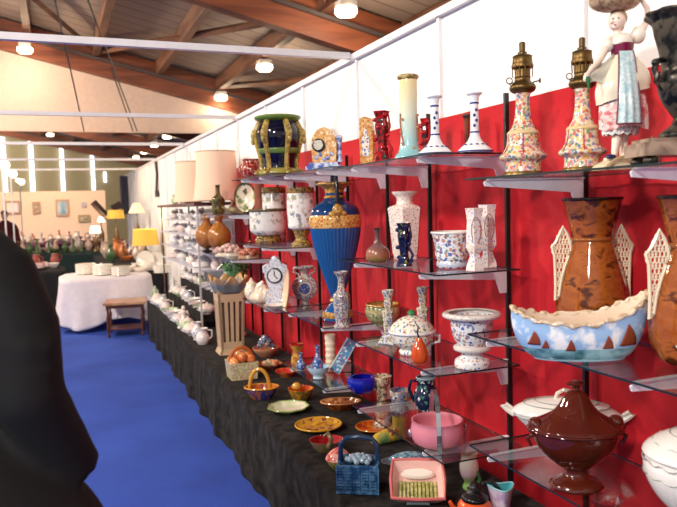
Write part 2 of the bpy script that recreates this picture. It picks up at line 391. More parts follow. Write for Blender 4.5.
# far end of the hall
OL = G((172, 158, 120), .8)
struct('wall_far', B().box(-9, 9, 35.5, 35.7, 0, 7.2), OL)
WINM = G((226, 232, 255), .4, emit=3.0)
for j, (px, y0, y1, hw) in enumerate(((30, 137, 193, 1.9), (61, 144, 193, 1.7), (92, 152, 190, 1.5), (105, 172, 182, 1.2), (2, 137, 210, 2))):
    a = on_y(px, y0, 35.3); c = on_y(px, y1, 35.3); w = hw*35*.93/FPX
    struct('window_%d' % (j+1), B().box(a.x-w, a.x+w, 35.38, 35.48, c.z, a.z), WINM)
# hanging ceiling lamps (real lights)
LH = G((222, 214, 206), .4); LE = G((255, 224, 178), .4, emit=9.0)
def hall_lamp(x, y, z, label, power, box=False, first=[None]):
    t = bpy.data.objects.new('ceiling_lamp', None); C.objects.link(t); t.location = (x, y, z); tag(t, label, 'lamp', 'ceiling lamps of the hall')
    if first[0] is None:
        h = B().box(-.10, .10, -.10, .10, .09, .17).make('housing', LH, t, flat=True); g = B().lathe([(.10, 0), (.13, .03), (.13, .09)], seg=20, sm=False).make('diffuser', LE, t); first[0] = (h, g)
    else:
        for q in first[0]: c = q.copy(); C.objects.link(c); c.parent = t
    top = 4.78+sl(x)-z
    B().tube([(0, 0, .16), (0, 0, max(.2, top+.3))], .008, 6).make('cord', BLACKM, t)
    ld = bpy.data.lights.new('lamp_bulb', 'POINT'); ld.energy = power; ld.color = (1, .8, .56); ld.shadow_soft_size = .16
    lo = bpy.data.objects.new('lamp_bulb', ld); C.objects.link(lo); lo.location = (x, y, z-.22)
hall_lamp(3.28, 7.68, 3.8, 'square white ceiling lamp at the top of the photo, nearest of the right row', 60)
hall_lamp(3.28, 11.1, 3.8, 'ceiling lamp hanging in the right row, between the first two roof beams', 60)
hall_lamp(3.28, 14.3, 3.8, 'ceiling lamp of the right row glowing just before the brown beam end', 26)
hall_lamp(3.28, 21.7, 3.75, 'ceiling lamp seen beyond the gable, first of the far right row', 60)
hall_lamp(3.28, 24.6, 3.75, 'ceiling lamp seen beyond the gable, second of the far right row', 0.1)
hall_lamp(3.28, 27.5, 3.75, 'ceiling lamp seen beyond the gable, third of the far right row', 60)
hall_lamp(3.28, 30.3, 3.75, 'ceiling lamp seen beyond the gable, farthest of the right row', .1)
hall_lamp(-.33, 13.9, 4.47, 'lit ceiling lamp throwing a fan of warm light on the white gable wall', 26)
hall_lamp(.02, 25.0, 4.52, 'far ceiling lamp just below the gable bottom, upper of two', 60)
hall_lamp(.02, 29.3, 4.55, 'far ceiling lamp just below the gable bottom, lower of two', .1)
# suspension wires
for j, (a, c) in enumerate((((55, 0, 9), (84, 131, 14.4)), ((88, 0, 9), (137, 131, 14.4)), ((111, 68, 12), (133, 131, 14.4)))):
    p = on_y(*a); q = on_y(*c); o = B().tube([p, q], .012, 5).make('suspension_wire', BLACKM)
    tag(o, ['thin black wire slanting across the left of the gable wall', 'long thin black wire slanting across the middle of the gable wall', 'short thin black wire slanting at the right of the gable wall'][j], 'wire')
# light from the hall: daylight all round and the lamp rows behind the viewer
def area(loc, tgt, size, power, col):
    ld = bpy.data.lights.new('hall_light', 'AREA'); ld.shape = 'DISK'; ld.size = size; ld.energy = power; ld.color = col
    o = bpy.data.objects.new('hall_light', ld); C.objects.link(o); o.location = loc; o.rotation_euler = (Vector(tgt)-Vector(loc)).to_track_quat('-Z', 'Y').to_euler()
area((-3.4, -1.6, 4.3), (1.6, 2.6, 1.4), .5, 270, (1, .95, .88))
area((-3.4, 2.2, 4.4), (1.6, 3.6, 1.2), .5, 170, (1, .9, .8))
area((-3.2, 6.5, 4.4), (1.3, 7.0, 1.0), .5, 260, (1, .84, .68))
area((-2.6, 12.5, 4.2), (1.2, 12.0, .8), .6, 260, (1, .8, .6))
area((-1.0, 20.5, 4.0), (0, 26, 1.0), .8, 420, (1, .78, .58))
area((-4.0, 30., 4.2), (-1, 35, 3.6), .8, 260, (1, .86, .66))
wd = bpy.data.worlds.new('world'); S.world = wd; wd.use_nodes = True; nb = wd.node_tree.nodes['Background']; nb.inputs[0].default_value = (1, .96, .93, 1); nb.inputs[1].default_value = .70
# ------------------------------------------------------------------ shelving
PY = [1.28, 1.89, 2.33, 2.95, 3.41, 3.96, 4.50, 4.98, 5.40, 5.98, 6.32]
pl = ['at the right edge of the photo', 'behind the second oil lamp and the tall brown vase', 'beside the pair of tall hexagonal vases', 'left of the blue and white cachepot', 'behind the white hexagonal vase', 'behind the big blue vase', 'behind the round flask', 'behind the footed white urn', 'left of the footed white urn', 'behind the pink flower group', 'behind the two gourd lamps']
proto = None
for i, y in enumerate(PY):
    top = 2.02 if y < 3.2 else 1.90
    o = B().box(WX-.040, WX-.022, y-.0065, y+.0065, TZ, top).make('shelf_upright', BLACKM, flat=True); tag(o, 'black slotted metal shelf upright '+pl[i], 'upright', 'black uprights of the shelving')
def bracket_mesh():
    b = B(); P = [(0, .002), (-.38, .002), (-.395, -.008), (-.39, -.02), (-.05, -.045), (-.03, -.10), (0, -.10)]
    b.prism([(p[0], p[1]) for p in P], -.003, .003); b.box(-.38, 0, -.010, .010, 0, .0015)
    return b.make('shelf_bracket', BRKT, flat=True)
br = bracket_mesh(); first = True
def shelf(z, y0, y1, brs, what, xf=1.26):
    global first
    o = B().box(xf, WX-.075, y0, y1, z-.006, z); 
    o.m = [0, 0, 1, 1, 1, 1]; o = o.make('glass_shelf', [GLASS, EDGE], flat=True); tag(o, 'clear glass shelf carrying '+what, 'shelf', 'glass shelves')
    for y in brs:
        q = br if first else br.copy()
        if not first: C.objects.link(q)
        first = False; q.location = (WX-.040, y, z-.0085)
        near = ('near' if y == min(brs) else 'far')
        tag(q, near+' white metal bracket under the shelf of '+what, 'bracket', 'white shelf brackets')
shelf(1.675, .95, 1.99, [1.28, 1.89], 'the oil lamps and the girl figurine')
shelf(1.778, 2.2, 3.17, [2.33, 2.95], 'the blue and white candlesticks')
shelf(1.79, 3.2, 4.17, [3.41, 3.96], 'the tall cream vase and clock')
shelf(1.81, 4.2, 5.25, [4.50, 4.98], 'the dark jardiniere')
shelf(1.34, 2.19, 3.12, [2.33, 2.95], 'the hexagonal vases')
shelf(1.34, 4.2, 5.15, [4.50, 4.98], 'the white and gold urns')
shelf(1.20, 5.3, 6.4, [5.40, 6.32], 'the pink flower group')
shelf(1.55, 5.35, 6.4, [5.40, 6.32], 'the dark bottle and oval platter')
shelf(.97, 3.34, 4.19, [3.41, 3.96], 'the big blue vase')
shelf(.93, 4.21, 5.05, [4.50, 4.98], 'the faience clock')
shelf(.97, 2.2, 3.0, [2.33, 2.95], 'the white tureen and pedestal urn')
shelf(.655, 2.16, 3.0, [2.33, 2.95], 'the pink glass bowl')
shelf(.64, 3.34, 4.15, [3.41, 3.96], 'the cobalt blue ashtray')
shelf(1.16, .95, 1.99, [1.28, 1.89], 'the boat shaped planter')
shelf(.78, .95, 1.99, [1.28, 1.89], 'the brown tureen')
# ------------------------------------------------------------------ painted finishes
POLY = FL((236, 228, 214), [(196, 84, 60), (70, 96, 150), (226, 168, 60), (84, 128, 80), (176, 60, 70)], 70, .36)
POLYP = FL((226, 212, 190), [(196, 80, 66), (220, 150, 80), (90, 140, 100), (206, 120, 130), (90, 110, 150), (222, 190, 110)], 84, .56)
BLUEW = FL((232, 232, 236), [BLUE, (40, 60, 120), (90, 120, 180)], 60, .3)
ROUEN = FL((226, 222, 214), [BLUE, (180, 110, 60), (60, 90, 140), (120, 140, 90)], 90, .42)
PALEF = FL((234, 226, 208), [(150, 160, 90), (220, 170, 80), (190, 120, 100)], 60, .32)
GREYF = FL((178, 172, 168), [(60, 80, 140), (150, 70, 60), (210, 200, 180), (90, 110, 120)], 110, .55)
URNF = FL((232, 228, 222), [(120, 130, 140), (150, 150, 120), (176, 170, 160), (200, 190, 176)], 22, .36)
MAJ = MB((190, 110, 30), (70, 60, 90), 26, .1, (120, 130, 50)); ORG = MB((206, 120, 30), (170, 60, 22), 20, .12)
GREEN = G((62, 120, 70), .12); DKB = G((14, 14, 40), .06); COB = G((16, 30, 160), .05); TEAL = G((80, 170, 180), .12)
PINK = G((228, 150, 160), .2); REDG = G((170, 24, 26), .1); BRN = G((84, 30, 18), .06, coat=.4); IVORY = G((232, 218, 192), .2)
# ------------------------------------------------------------------ top shelves
t = It('jardiniere', 'dark navy jardiniere with green rim and gold mask straps on the top shelf', 'jardiniere', 279.5, 174, 1.81, 20)
bp_ = [(19, 0), (19.5, 3), (16, 6), (16, 12), (17.5, 20), (20, 30), (21.5, 38), (20.5, 45), (17.5, 51), (17, 53)]
t.L('body', DKB, bp_, seg=36, inner=(1.5, 8))
t.L('rim', G((92, 120, 50), .15), [(17, 52), (20, 53), (23, 55), (23.3, 57), (21, 58), (18.5, 57.5)], seg=36, inner=(1, 50))
t.L('foot', G((150, 140, 70), .2), [(20, -.2), (21, 1.5), (20.2, 4), (17, 6.5)], seg=36)
t.L('band', G((104, 128, 60), .2), [(18.6, 20.5), (19.6, 21.5), (20.4, 24), (20.3, 25.5), (19, 26)], seg=36)
GS = MB((190, 160, 80), (130, 110, 50), 60, .25)
for j in range(6):
    a = pi/2+pi/3*j+.52; b = B(); P = []
    for r, h in bp_[1:]: P.append(((r+1.2)*cos(a), (r+1.2)*sin(a), h))
    b.tube(P, [3.4, 2.6, 2.4, 2.4, 2.6, 3, 3.2, 3, 2.4], 8); b.ball(((24.5)*cos(a), 24.5*sin(a), 40), (3.2, 3.2, 5.5)); b.ball((25.5*cos(a), 25.5*sin(a), 34), (2.2, 2.2, 4)); b.ball((22*cos(a), 22*sin(a), 1.8), (3, 3, 2.2))
    t.part('mask_strap', GS, b, label='gold strap with a lion mask')
t = It('marbled_pot', 'small red and white marbled pot left of the dark jardiniere', 'pot', 253, 176, 1.81, 12)
t.L('body', MB((130, 26, 20), (206, 150, 130), 70, .12, lo=.5, hi=.62), [(7, 0), (10, 3), (12, 9), (9.5, 15), (9, 17), (10.5, 19)], inner=(1, 3)); 
b = B()
for s_ in (-1, 1): b.tube([(s_*10, 0, 14), (s_*13.5, 0, 12), (s_*12.5, 0, 7)], 1.2, 6)
t.part('handle', MB((130, 26, 20), (206, 150, 130), 70), b)
# mantel clock
t = It('mantel_clock', 'orange crackled faience mantel clock with a blue and white plinth', 'clock', 326, 166, 1.79, 18, rz=CAMROT-.25)
BWC = MB((70, 90, 160), (200, 206, 226), 40, .2)
t.part('plinth', BWC, B().box(-19, 17, -8, 8, 0, 4).box(-16, 14, -7, 7, 4, 7), flat=True)
pts = [(-12, 7), (12, 7), (13, 22), (11.5, 32), (7, 39), (0, 42), (-7, 39), (-11.5, 32), (-13, 22)]
t.part('case', FL((214, 160, 96), [(230, 200, 150), (180, 120, 60), (236, 226, 200)], 60, .4), B().prism(pts, -6, 6), ang=25)
d = t.L('dial', G((40, 40, 50), .2), [(6.4, 0), (6.6, 1.6), (5.4, 2.2)], c=(-5, -6, 24), ax=(0, -1, 0), seg=24)
t.L('dial_face', FL((214, 208, 190), [(40, 40, 60)], 260, .3), [(4.8, 0), (4.8, .5)], c=(-5, -8.2, 24), ax=(0, -1, 0), parent=d, sm=False)
t.part('pillar', BWC, B().lathe([(4, 7), (3, 9), (2.6, 12), (2.4, 28), (3.4, 31), (2.6, 33)], c=(15, -2, 0), seg=14), label='blue and white pillar at the side')
b = B()
for j in range(5): b.ball((-8+4*j, -6.4, 12+3*sin(j*2)), (2.2, 1, 2.2))
t.parts('relief_flower', BWC, b)
t = It('flat_vase', 'flat orange brown speckled vase left of the red flowered vase', 'vase', 367.5, 161, 1.778, 10, rz=CAMROT-.3)
t.part('body', FL((206, 150, 84), [(226, 186, 130), (180, 110, 50)], 70, .5), B().prism([(-6, 0), (7, 0), (7.5, 14), (7, 34), (5.5, 45), (-1, 47), (-6, 45), (-6.5, 25)], -5, 5), ang=25)
t.part('painted_panel', FL((232, 224, 210), [BLUE, (190, 110, 70)], 70, .4), B().prism([(-3.5, 8), (3.5, 8), (3.8, 24), (0, 38), (-3.8, 24)], -5.5, -5), flat=True)
def figural(name, label, px, py, z, h, w, c1, c2, X=None, lo=1.27):
    t = It(name, label, 'vase', px, py, z, w, X=X, lo=lo)
    t.L('body', MB(c1, (30, 26, 30), 40, .1, c2), [(w, 0), (w*.9, 3), (w*.55, h*.22), (w*.6, h*.5), (w*.75, h*.72), (w*.6, h*.85), (w*.9, h)], seg=20, scal=(.1, 5), inner=(1, h*.3))
    b = B()
    for j in range(11):
        a = j*2.4; hh = h*(.12+.8*j/10); r = w*(.75 if j else .9); b.ball((r*cos(a), r*sin(a), hh), (2.4, 2.4, 2.2), seg=8, rings=5)
    t.parts('relief_flower', G(c1, .12), b)
    b = B(); b.tube([(w*.7, -2, 2), (w*1.1, -2, h*.25), (w*.6, -2, h*.45), (w*.95, -2, h*.7), (w*.8, -1, h*.95)], [1.6, 1.4, 1.2, 1.2, .8], 7); t.part('branch', G(c1, .12), b)
    return t
figural('flower_vase', 'dark red majolica vase with relief flowers left of the tall cream vase', 382, 161, 1.778, 50, 9, (176, 24, 28), (50, 90, 90))
t = It('tall_vase', 'tall cream to pale blue cylinder vase with dark gold rim on the top shelf', 'vase', 409.5, 156, 1.778, 15)
t.L('body', GR([(0, (120, 176, 186)), (.25, (160, 204, 206)), (.6, (216, 222, 200)), (1, (234, 214, 158))], 82*t.k), [(15, 0), (14.5, 2), (11, 7), (9, 14), (8.6, 40), (9.2, 74), (9, 78)], seg=32)
t.L('rim', MB((120, 96, 50), (190, 170, 110), 60, .3), [(9, 77), (10.4, 79), (10.6, 81), (9.4, 82)], seg=32, scal=(.03, 12), inner=(1, 60))
b = B()
for j in range(9):
    a = -pi/2+(-1.2, .9, -.9, 1.2, .3, -1.1, 1.0, -.8, 1.15)[j]; h = (5, 8, 14, 18, 10, 26, 30, 38, 42)[j]; r = 9.4 if h > 12 else 13-h*.2; b.ball((r*cos(a), r*sin(a), h), (1.3, 1.3, 1.6), seg=6, rings=4)
t.parts('relief_flower', MB((140, 110, 80), (190, 150, 110), 50), b); b = B(); b.tube([(-8.8, -3.5, 44), (-9, -4, 34), (-8, -5.6, 22), (-6, -8, 12)], .7, 5); b.tube([(8, -5, 40), (9, -3, 26), (8, -5, 16)], .7, 5)
t.parts('relief_stem', MB((150, 110, 70), (190, 90, 60), 50), b)
figural('bud_vase', 'small dark red vase half hidden behind the tall cream vase', 425, 152, 1.778, 44, 5, (176, 24, 28), (60, 40, 40), X=1.56)
def candlestick(label, px, py, z, h, rb, mats, group, X=None, cat='candlestick'):
    t = It('candlestick', label, cat, px, py, z, rb, X=X, group=group); q = h/58
    BLB = G((40, 60, 130), .15)
    t.L('base', mats[0], [(rb, 0), (rb*.97, 1.6*q), (rb*.72, 6*q), (rb*.42, 11*q), (5*q, 16*q)], seg=28)
    t.L('stem', mats[0], [(5*q, 15.5*q), (4.4*q, 20*q), (4.2*q, 34*q), (4.2*q, 50*q), (5*q, 54*q)], seg=20)
    t.L('socket', mats[0], [(5*q, 53.5*q), (5.4*q, 55*q), (7.6*q, 56.6*q), (7.8*q, 58*q), (6*q, 58.3*q)], seg=24, inner=(2.4*q, 50*q))
    for pr in ([(4.7*q, 19*q), (4.75*q, 20.4*q)], [(4.5*q, 47*q), (4.55*q, 48.6*q)], [(rb+.15, .2), (rb+.1, 1.5*q)]): t.part('blue_band', BLB, B().lathe(pr, seg=28, sm=False))
    b = B()
    for j in range(4): b.ball((-1+(j % 2)*2, -4.3*q, (26+j*5)*q), (1.5*q, .5*q, 1.6*q), seg=6, rings=4)
    for j in range(7): a = -pi+j*pi/6; b.ball((rb*.62*cos(a), rb*.62*sin(a), 7.5*q), (2*q, 2*q, .7*q), seg=6, rings=4)
    t.parts('painted_flower', BLB, b); return t
candlestick('blue and white candlestick on the top shelf, left of the two, beside tall vase', 435.5, 154, 1.778, 58, 17.5, [G((238, 238, 240), .1)], 'blue and white candlesticks')
candlestick('blue and white candlestick on the top shelf, right of the two', 475, 152.5, 1.778, 59, 18, [G((238, 238, 240), .1)], 'blue and white candlesticks')
t = It('wooden_candlestick', 'slender reddish brown candlestick behind the right blue and white one', 'candlestick', 467.5, 149, 1.778, 6, X=1.60)
t.L('base', G((130, 66, 40), .4), [(6, 0), (5, 2), (2.6, 4)], seg=16); t.L('stem', G((130, 66, 40), .4), [(2.6, 3.5), (2.6, 36), (3.2, 40)], seg=12, scal=(.12, 4)); t.L('socket', G((70, 50, 40), .4), [(3.2, 39.5), (4.6, 42), (4.4, 43.5)], seg=14, inner=(1, 40))
# oil lamps
def oil_lamp(label, px, py, X):
    t = It('oil_lamp', label, 'oil lamp', px, py, 1.675, 23, group='painted oil lamps', X=X)
    t.L('base', G((130, 104, 60), .35, .7), [(19.5, 0), (20, 2), (18.5, 6)], seg=28)
    t.L('body', POLYP, [(18.5, 5.5), (18, 8), (17.5, 14), (18.5, 16), (23, 19), (23.4, 21.5), (20, 25), (17.2, 30), (15.8, 38), (15.2, 43), (13.5, 46), (10, 52), (8, 60), (7, 70), (7, 80), (8, 84)], seg=28)
    t.L('shoulder_band', G((216, 190, 140), .2), [(15.4, 42), (16, 43), (15.2, 45), (13.6, 46.4)], seg=28)
    b = B()
    for j in range(6):
        a = j*pi/3+.26
        for s_ in (0,): 
            P = [(r*cos(a), r*sin(a), h) for r, h in ((23.2, 21.6), (20.4, 25), (17.6, 30), (16.1, 38), (15.5, 43))]; t.part('panel_line', G((170, 60, 60), .2), B().tube(P, .5, 5))
    c = t.L('collar', BRASS, [(8, 83), (11.5, 85), (13, 88), (12, 91), (8.5, 94), (7.5, 97), (8, 99)], seg=24)
    g = t.L('burner', BRASS, [(7.5, 98), (7, 102), (7, 106), (10.5, 108), (10.8, 110), (9.8, 112), (9.2, 118), (9.8, 119), (7, 120.5), (5, 121)], seg=24, sm=False)
    t.L('wick_tube', G((96, 78, 50), .4, .8), [(4.5, 120), (4.5, 123), (3, 124), (3.2, 132), (2, 133)], seg=16, sm=False)
    b = B()
    for j in range(12): a = j*pi/6; b.tube([(9.6*cos(a), 9.6*sin(a), 99), (10.2*cos(a), 10.2*sin(a), 108)], .5, 4)
    t.part('gallery', BRASS, b, parent=g)
    b = B(); b.tube([(9, -3, 93), (15, -4, 94.5)], .7, 6); b.ball((16, -4, 94.5), (1, 2, 2.6)); b.tube([(-8, -3, 92), (-11, -4, 93), (-14, -4, 91)], .7, 6)
    b.tube([(-14+3*cos(x*pi/4), -4, 95+3*sin(x*pi/4)) for x in range(8)], .6, 5, closed=True)
    t.part('winding_key', BRASS, b); return t
oil_lamp('painted porcelain oil lamp with brass burner, left of the two', 523.5, 178, 1.47)
oil_lamp('painted porcelain oil lamp with brass burner beside the girl figurine', 582.5, 173, 1.47)
# figurine of a girl with a basket
t = It('girl_figurine', 'porcelain girl figurine in pink skirt and blue apron, basket on her head', 'figurine', 616, 172, 1.675, 22, X=1.46)
t.e.scale = (1, 1, .965)
SK = G((240, 214, 196), .2)
b = B(); b.lathe([(24, 0), (23, 4), (17, 8), (13, 10), (12, 13)], seg=28, sy=.7); base = t.part('base', G((226, 208, 176), .2), b)
b = B(); b.tube([(-17+0*x, -16, 0) for x in (0,)]+[(-17+34*x/10-0, -16.5, 1+11*sin(pi*x/10)) for x in range(11)], 2.2, 7); t.part('scroll', G((190, 160, 120), .25, .2), b, parent=base)
body = B()
body.ball((1, 0, 151), (8.2, 8.4, 10), seg=20, rings=14); body.tube([(2, 0, 136), (1.5, 0, 145)], [4, 3.4], 12)
body.ball((-6.2, -5.4, 149.6), (1.7, 1.7, 1.6)); body.ball((-2, -4.6, 144.6), (3.4, 2.6, 2))
body.tube([(3, 0, 138), (5, 0, 128), (6, 0, 118)], [7, 10, 8], 14); body.tube([(-7, 0, 133), (4, 0, 135), (17, 0, 134)], [4, 5, 4], 10)
body.tube([(-7, -1, 133), (-12, -3, 122), (-18, -7, 112), (-26, -10, 104), (-32, -12, 98)], [4.4, 3.8, 3.2, 2.6, 2], 10)
body.ball((-33.5, -12.5, 96), (3, 2, 2.6))
for j in range(4): body.tube([(-34-.4*j, -13.8+j*1.0, 96), (-35.5-.2*j, -14+j*1.1, 92), (-35-.3*j, -13.8+j, 88.5+j % 2)], [.9, .8, .6], 6)
body.tube([(-32, -14, 96), (-31.5, -14.6, 93)], [.9, .7], 6)
body.tube([(17, 0, 134), (25, -1, 141), (31, -1, 152), (30, -2, 163), (24, -3, 171)], [4.6, 4, 3.2, 2.8, 2.2], 10); body.ball((22.5, -3, 172.5), (3, 2.4, 2.6))
for j in range(4): body.tube([(21, -4+j*1.2, 173), (18.5, -4+j*1.3, 174.5), (16.5, -3.6+j*1.2, 174)], [.9, .8, .6], 6)
body.tube([(5, 0, 50), (0, -3, 34), (-3, -5, 20), (-4, -6, 14)], [5, 5.2, 3.6, 3], 10); body.tube([(10, 2, 50), (10, 5, 30), (9, 6, 14)], [5, 4.6, 3.2], 10)
body.ball((-7, -8.5, 13.5), (5, 3, 2.4)); body.ball((9, 3, 13.5), (3.5, 5, 2.4))
bo = t.part('body', SK, body)
md = bo.modifiers.new('fuse', 'REMESH'); md.mode = 'VOXEL'; md.voxel_size = 1.0*t.k; md.use_smooth_shade = True
def skirt(u, v):
    a = 2*pi*u; h = 120-v*78; f = sin(v*pi)
    r = 8.5+(23.5-8.5)*min(1, v*1.35)**.7; r *= 1+.045*sin(9*a)*v
    return (6+r*cos(a)+2*v, r*.72*sin(a), h+2*sin(3*a)*v)
t.part('skirt', FL((232, 206, 200), [(214, 120, 120), (226, 170, 160), (206, 100, 104)], 50, .45), B().grid(skirt, 48, 14, cu=True), label='pink striped skirt', ang=80)
def over(u, v):
    a = 2*pi*u; h = 119-v*(44-8*cos(a)); r = 9.2+17*sin(min(1, v*1.05)*pi*.62)**1.1; r *= 1+.05*sin(7*a)*v
    return (7+r*cos(a), r*.74*sin(a)-.5, h)
t.part('overskirt', G((238, 226, 200), .22), B().grid(over, 48, 14, cu=True), label='cream draped overskirt', ang=80)
def petti(u, v):
    a = 2*pi*u; h = 52-v*16; r = 19-2*v+1.0*sin(14*a); return (4+r*cos(a), r*.72*sin(a)-1, h+1.2*sin(14*a))
t.part('petticoat', FL((232, 232, 226), [(190, 90, 90), (120, 150, 170), (110, 140, 100)], 120, .4), B().grid(petti, 56, 4, cu=True), ang=80)
def apron(u, v):
    x = -8+17*u; h = 119-v*74; y = -9-(13.5*min(1, v*1.35)**.7)*cos((u-.5)*1.7)+(1.0*sin(u*20))*v; x = 5+(x-1)*(.85+.6*v)
    return (x, y-3.6, h)
b = B().grid(apron, 20, 16); ap = t.part('apron', FL((196, 220, 222), [(170, 202, 210), (216, 230, 230)], 90, .5), b, ang=80, label='pale blue apron')
b = B()
for u in (0, 1): b.tube([apron(u, v/12) for v in range(13)], .8, 5)
b.tube([apron(u/10, 1) for u in range(11)], .9, 5); t.part('apron_border', G((120, 60, 80), .25), b, parent=ap)
t.part('bodice', G((122, 30, 66), .2), B().lathe([(9.8, 117), (10.2, 119), (11, 124), (11.6, 128)], c=(6, 0, 0), sy=.95, seg=24), label='wine red laced bodice')
b = B(); b.ball((-8.5, -1, 127), (6, 6, 7)); b.ball((22, 0, 137), (7.5, 6.5, 9)); b.lathe([(11.4, 127), (11.2, 132), (7.5, 137)], c=(5, 0, 0), sy=.92, seg=20); t.part('blouse', G((240, 232, 216), .2), b)
b = B()
for ex, ey in ((-5.2, -6.0), (-.6, -8.2)): b.ball((ex, ey, 152.6), (1.0, .7, .7), seg=8, rings=6)
t.parts('eye', G((50, 40, 40), .2), b); t.part('lips', G((180, 70, 70), .2), B().ball((-3.6, -6.9, 146.2), (1.5, 1.0, .6), seg=8, rings=6))
b = B(); b.ball((3.4, 2.6, 155), (8.8, 8.6, 9.2), seg=18); b.ball((6, 4, 147), (4, 4, 5)); t.part('hair', G((176, 146, 112), .25), b)
b = B(); b.grid(lambda u, v: (-30+26*u, -9+4*u+2*sin(v*9), 104+12*u-v*(16+10*u)+2*sin(u*8)), 10, 8); o = t.part('shawl', G((226, 218, 194), .25), b, ang=80); sd = o.modifiers.new('thickness', 'SOLIDIFY'); sd.thickness = .002
b = B(); b.tube([(-33, -13, 94), (-32, -13, 87), (-31, -12, 83)], [2, 1.6, 1], 7); t.part('posy', GREEN, b)
b = B(); b.ball((-9, -9.4, 13.6), (5.6, 3.4, 2.7)); t.part('shoe', G((40, 40, 90), .15), b, label='dark blue shoe')
bk = t.L('basket', MB((190, 160, 126), (140, 108, 80), 90, .35), [(8, 161.5), (16, 163), (23, 168), (25, 174), (23, 177), (19, 175)], c=(-1, 0, 0), seg=24, sy=.75, scal=(.04, 12))
b = B()
for j in range(16): a = j*2.4; b.ball((-1+15*cos(a)*(j % 4)/3, 10*sin(a)*(j % 4)/3, 178+3*(1-(j % 4)/3)), (5, 4, 4), seg=8, rings=5)
t.part('fruit', MB((200, 170, 140), (150, 110, 90), 40), b, parent=bk)
# bronze urn on a stone plinth
t = It('bronze_urn', 'large dark bronze urn with figure handles beside the girl figurine', 'urn', 684, 163, 1.675, 28, X=1.45, k=None)
t.e.location.z += 26.2*t.k; t.e.scale = (.97, .97, .925)
BZ = MB((24, 26, 26), (84, 76, 64), 46, .35); BZ.node_tree.nodes['Principled BSDF'].inputs['Metallic'].default_value = .5
t.L('foot', BZ, [(24, 0), (25, 4), (20, 9), (12, 16), (10, 22)], seg=28)
t.L('body', BZ, [(10, 22), (14, 28), (22, 42), (26, 58), (25, 66), (22, 72), (22.5, 80), (25, 96), (29, 112), (31, 124)], seg=32)
t.L('rim', BZ, [(30, 123), (33, 127), (38, 132), (37, 134), (30, 130)], seg=48, scal=(.05, 10), inner=(2, 110))
for s_ in (-1, 1):
    b = B(); b.tube([(s_*22, -4, 84), (s_*30, -6, 82), (s_*34, -6, 74), (s_*30, -6, 64), (s_*22, -4, 60)], [3.5, 3, 3.4, 3, 2.6], 8); b.ball((s_*33, -7, 80), (4, 4, 4.4)); b.tube([(s_*31, -8, 70), (s_*34, -10, 60), (s_*27, -9, 50)], [2.6, 2.2, 1.4], 7)
    t.part('figure_handle', BZ, b)
t2 = It('stone_plinth', 'brown marble plinth on bun feet under the bronze urn', 'plinth', 672, 172, 1.675, 45, X=1.45, loc=None)
t2.e.location = Vector((t.e.location.x, t.e.location.y, 1.675)); t2.k = t.k
t2.part('slab', MB((120, 100, 84), (168, 144, 124), 16, .3), B().box(-50, 40, -24, 24, 9, 22).box(-44, 34, -20, 20, 22, 26), flat=True)
for x in (-40, 30):
    for y in (-15, 15): t2.L('foot', BZ, [(4, 0), (7, 3), (7, 6), (4, 9.2)], c=(x, y, 0), seg=16)
figs = t
# trinket behind the figurine
t = It('gilt_bracket', 'small openwork gilt leaf ornament between the girl figurine and the urn', 'ornament', 650, 168, 1.675, 8, X=1.5)
b = B()
for j in range(5): b.tube([(-8+4*j, 0, 0), (-10+5*j, 0, 14+6*(j % 2)), (-6+4*j, 0, 24+4*(j % 3))], [1.4, 1.4, .8], 6)
b.box(-11, 11, -3, 3, 0, 2); t.part('ornament', BZ, b)
# ------------------------------------------------------------------ second row
t = It('bottle_vase', 'small olive brown bottle vase with narrow neck on the glass shelf', 'vase', 378, 262, 1.34, 12)
t.L('body', GR([(0, (110, 120, 50)), (.3, (156, 96, 70)), (.5, (120, 84, 84)), (1, (84, 62, 60))], 36*t.k, .25), [(8, 0), (11.5, 3), (12, 8), (10, 13.5), (4.5, 18), (2.8, 22), (2.8, 30), (3.6, 33), (5.6, 34)], seg=28, inner=(1, 26))
t = It('hexagonal_vase', 'white six sided vase with flared neck and flower sprays behind the blue bud vase', 'vase', 406, 252, 1.34, 18, X=1.52)
HEXM = FL((236, 222, 210), [(190, 110, 110), (206, 150, 130), (120, 130, 110)], 100, .28)
t.L('body', HEXM, [(13, 0), (13, 4), (14, 6), (17.6, 44), (18.6, 50), (17, 52), (9, 54.5)], seg=6, rot=.3, sm=False)
t.L('neck', HEXM, [(9, 54), (8, 57), (8.6, 61), (12.4, 65), (12.8, 67)], seg=24, inner=(1.2, 50))
figural('bud_vase', 'navy and yellow tree trunk bud vase in front of the hexagonal vase', 404, 266, 1.34, 43, 8, (26, 36, 84), (150, 156, 84), lo=1.3)
t = It('cachepot', 'white cachepot with wavy rim and painted blue and orange birds', 'cachepot', 452, 267, 1.34, 18)
t.L('body', FL((226, 228, 232), [BLUE, (196, 120, 70), (120, 140, 110), (150, 70, 60)], 62, .46), [(14, 0), (15, 2), (15, 5), (14.4, 6.5), (16, 9), (16.8, 22), (18.6, 30), (19.6, 34)], seg=48, inner=(1.4, 8), scal=(.012, 16))
t.L('rim', G((230, 224, 218), .15), [(19.4, 33.4), (20.6, 34.6), (19.8, 36)], seg=48, scal=(.025, 16), inner=(1, 33)); t.L('foot_band', G((190, 196, 214), .15), [(15.2, 1.2), (15.7, 3), (15.3, 5)], seg=40)
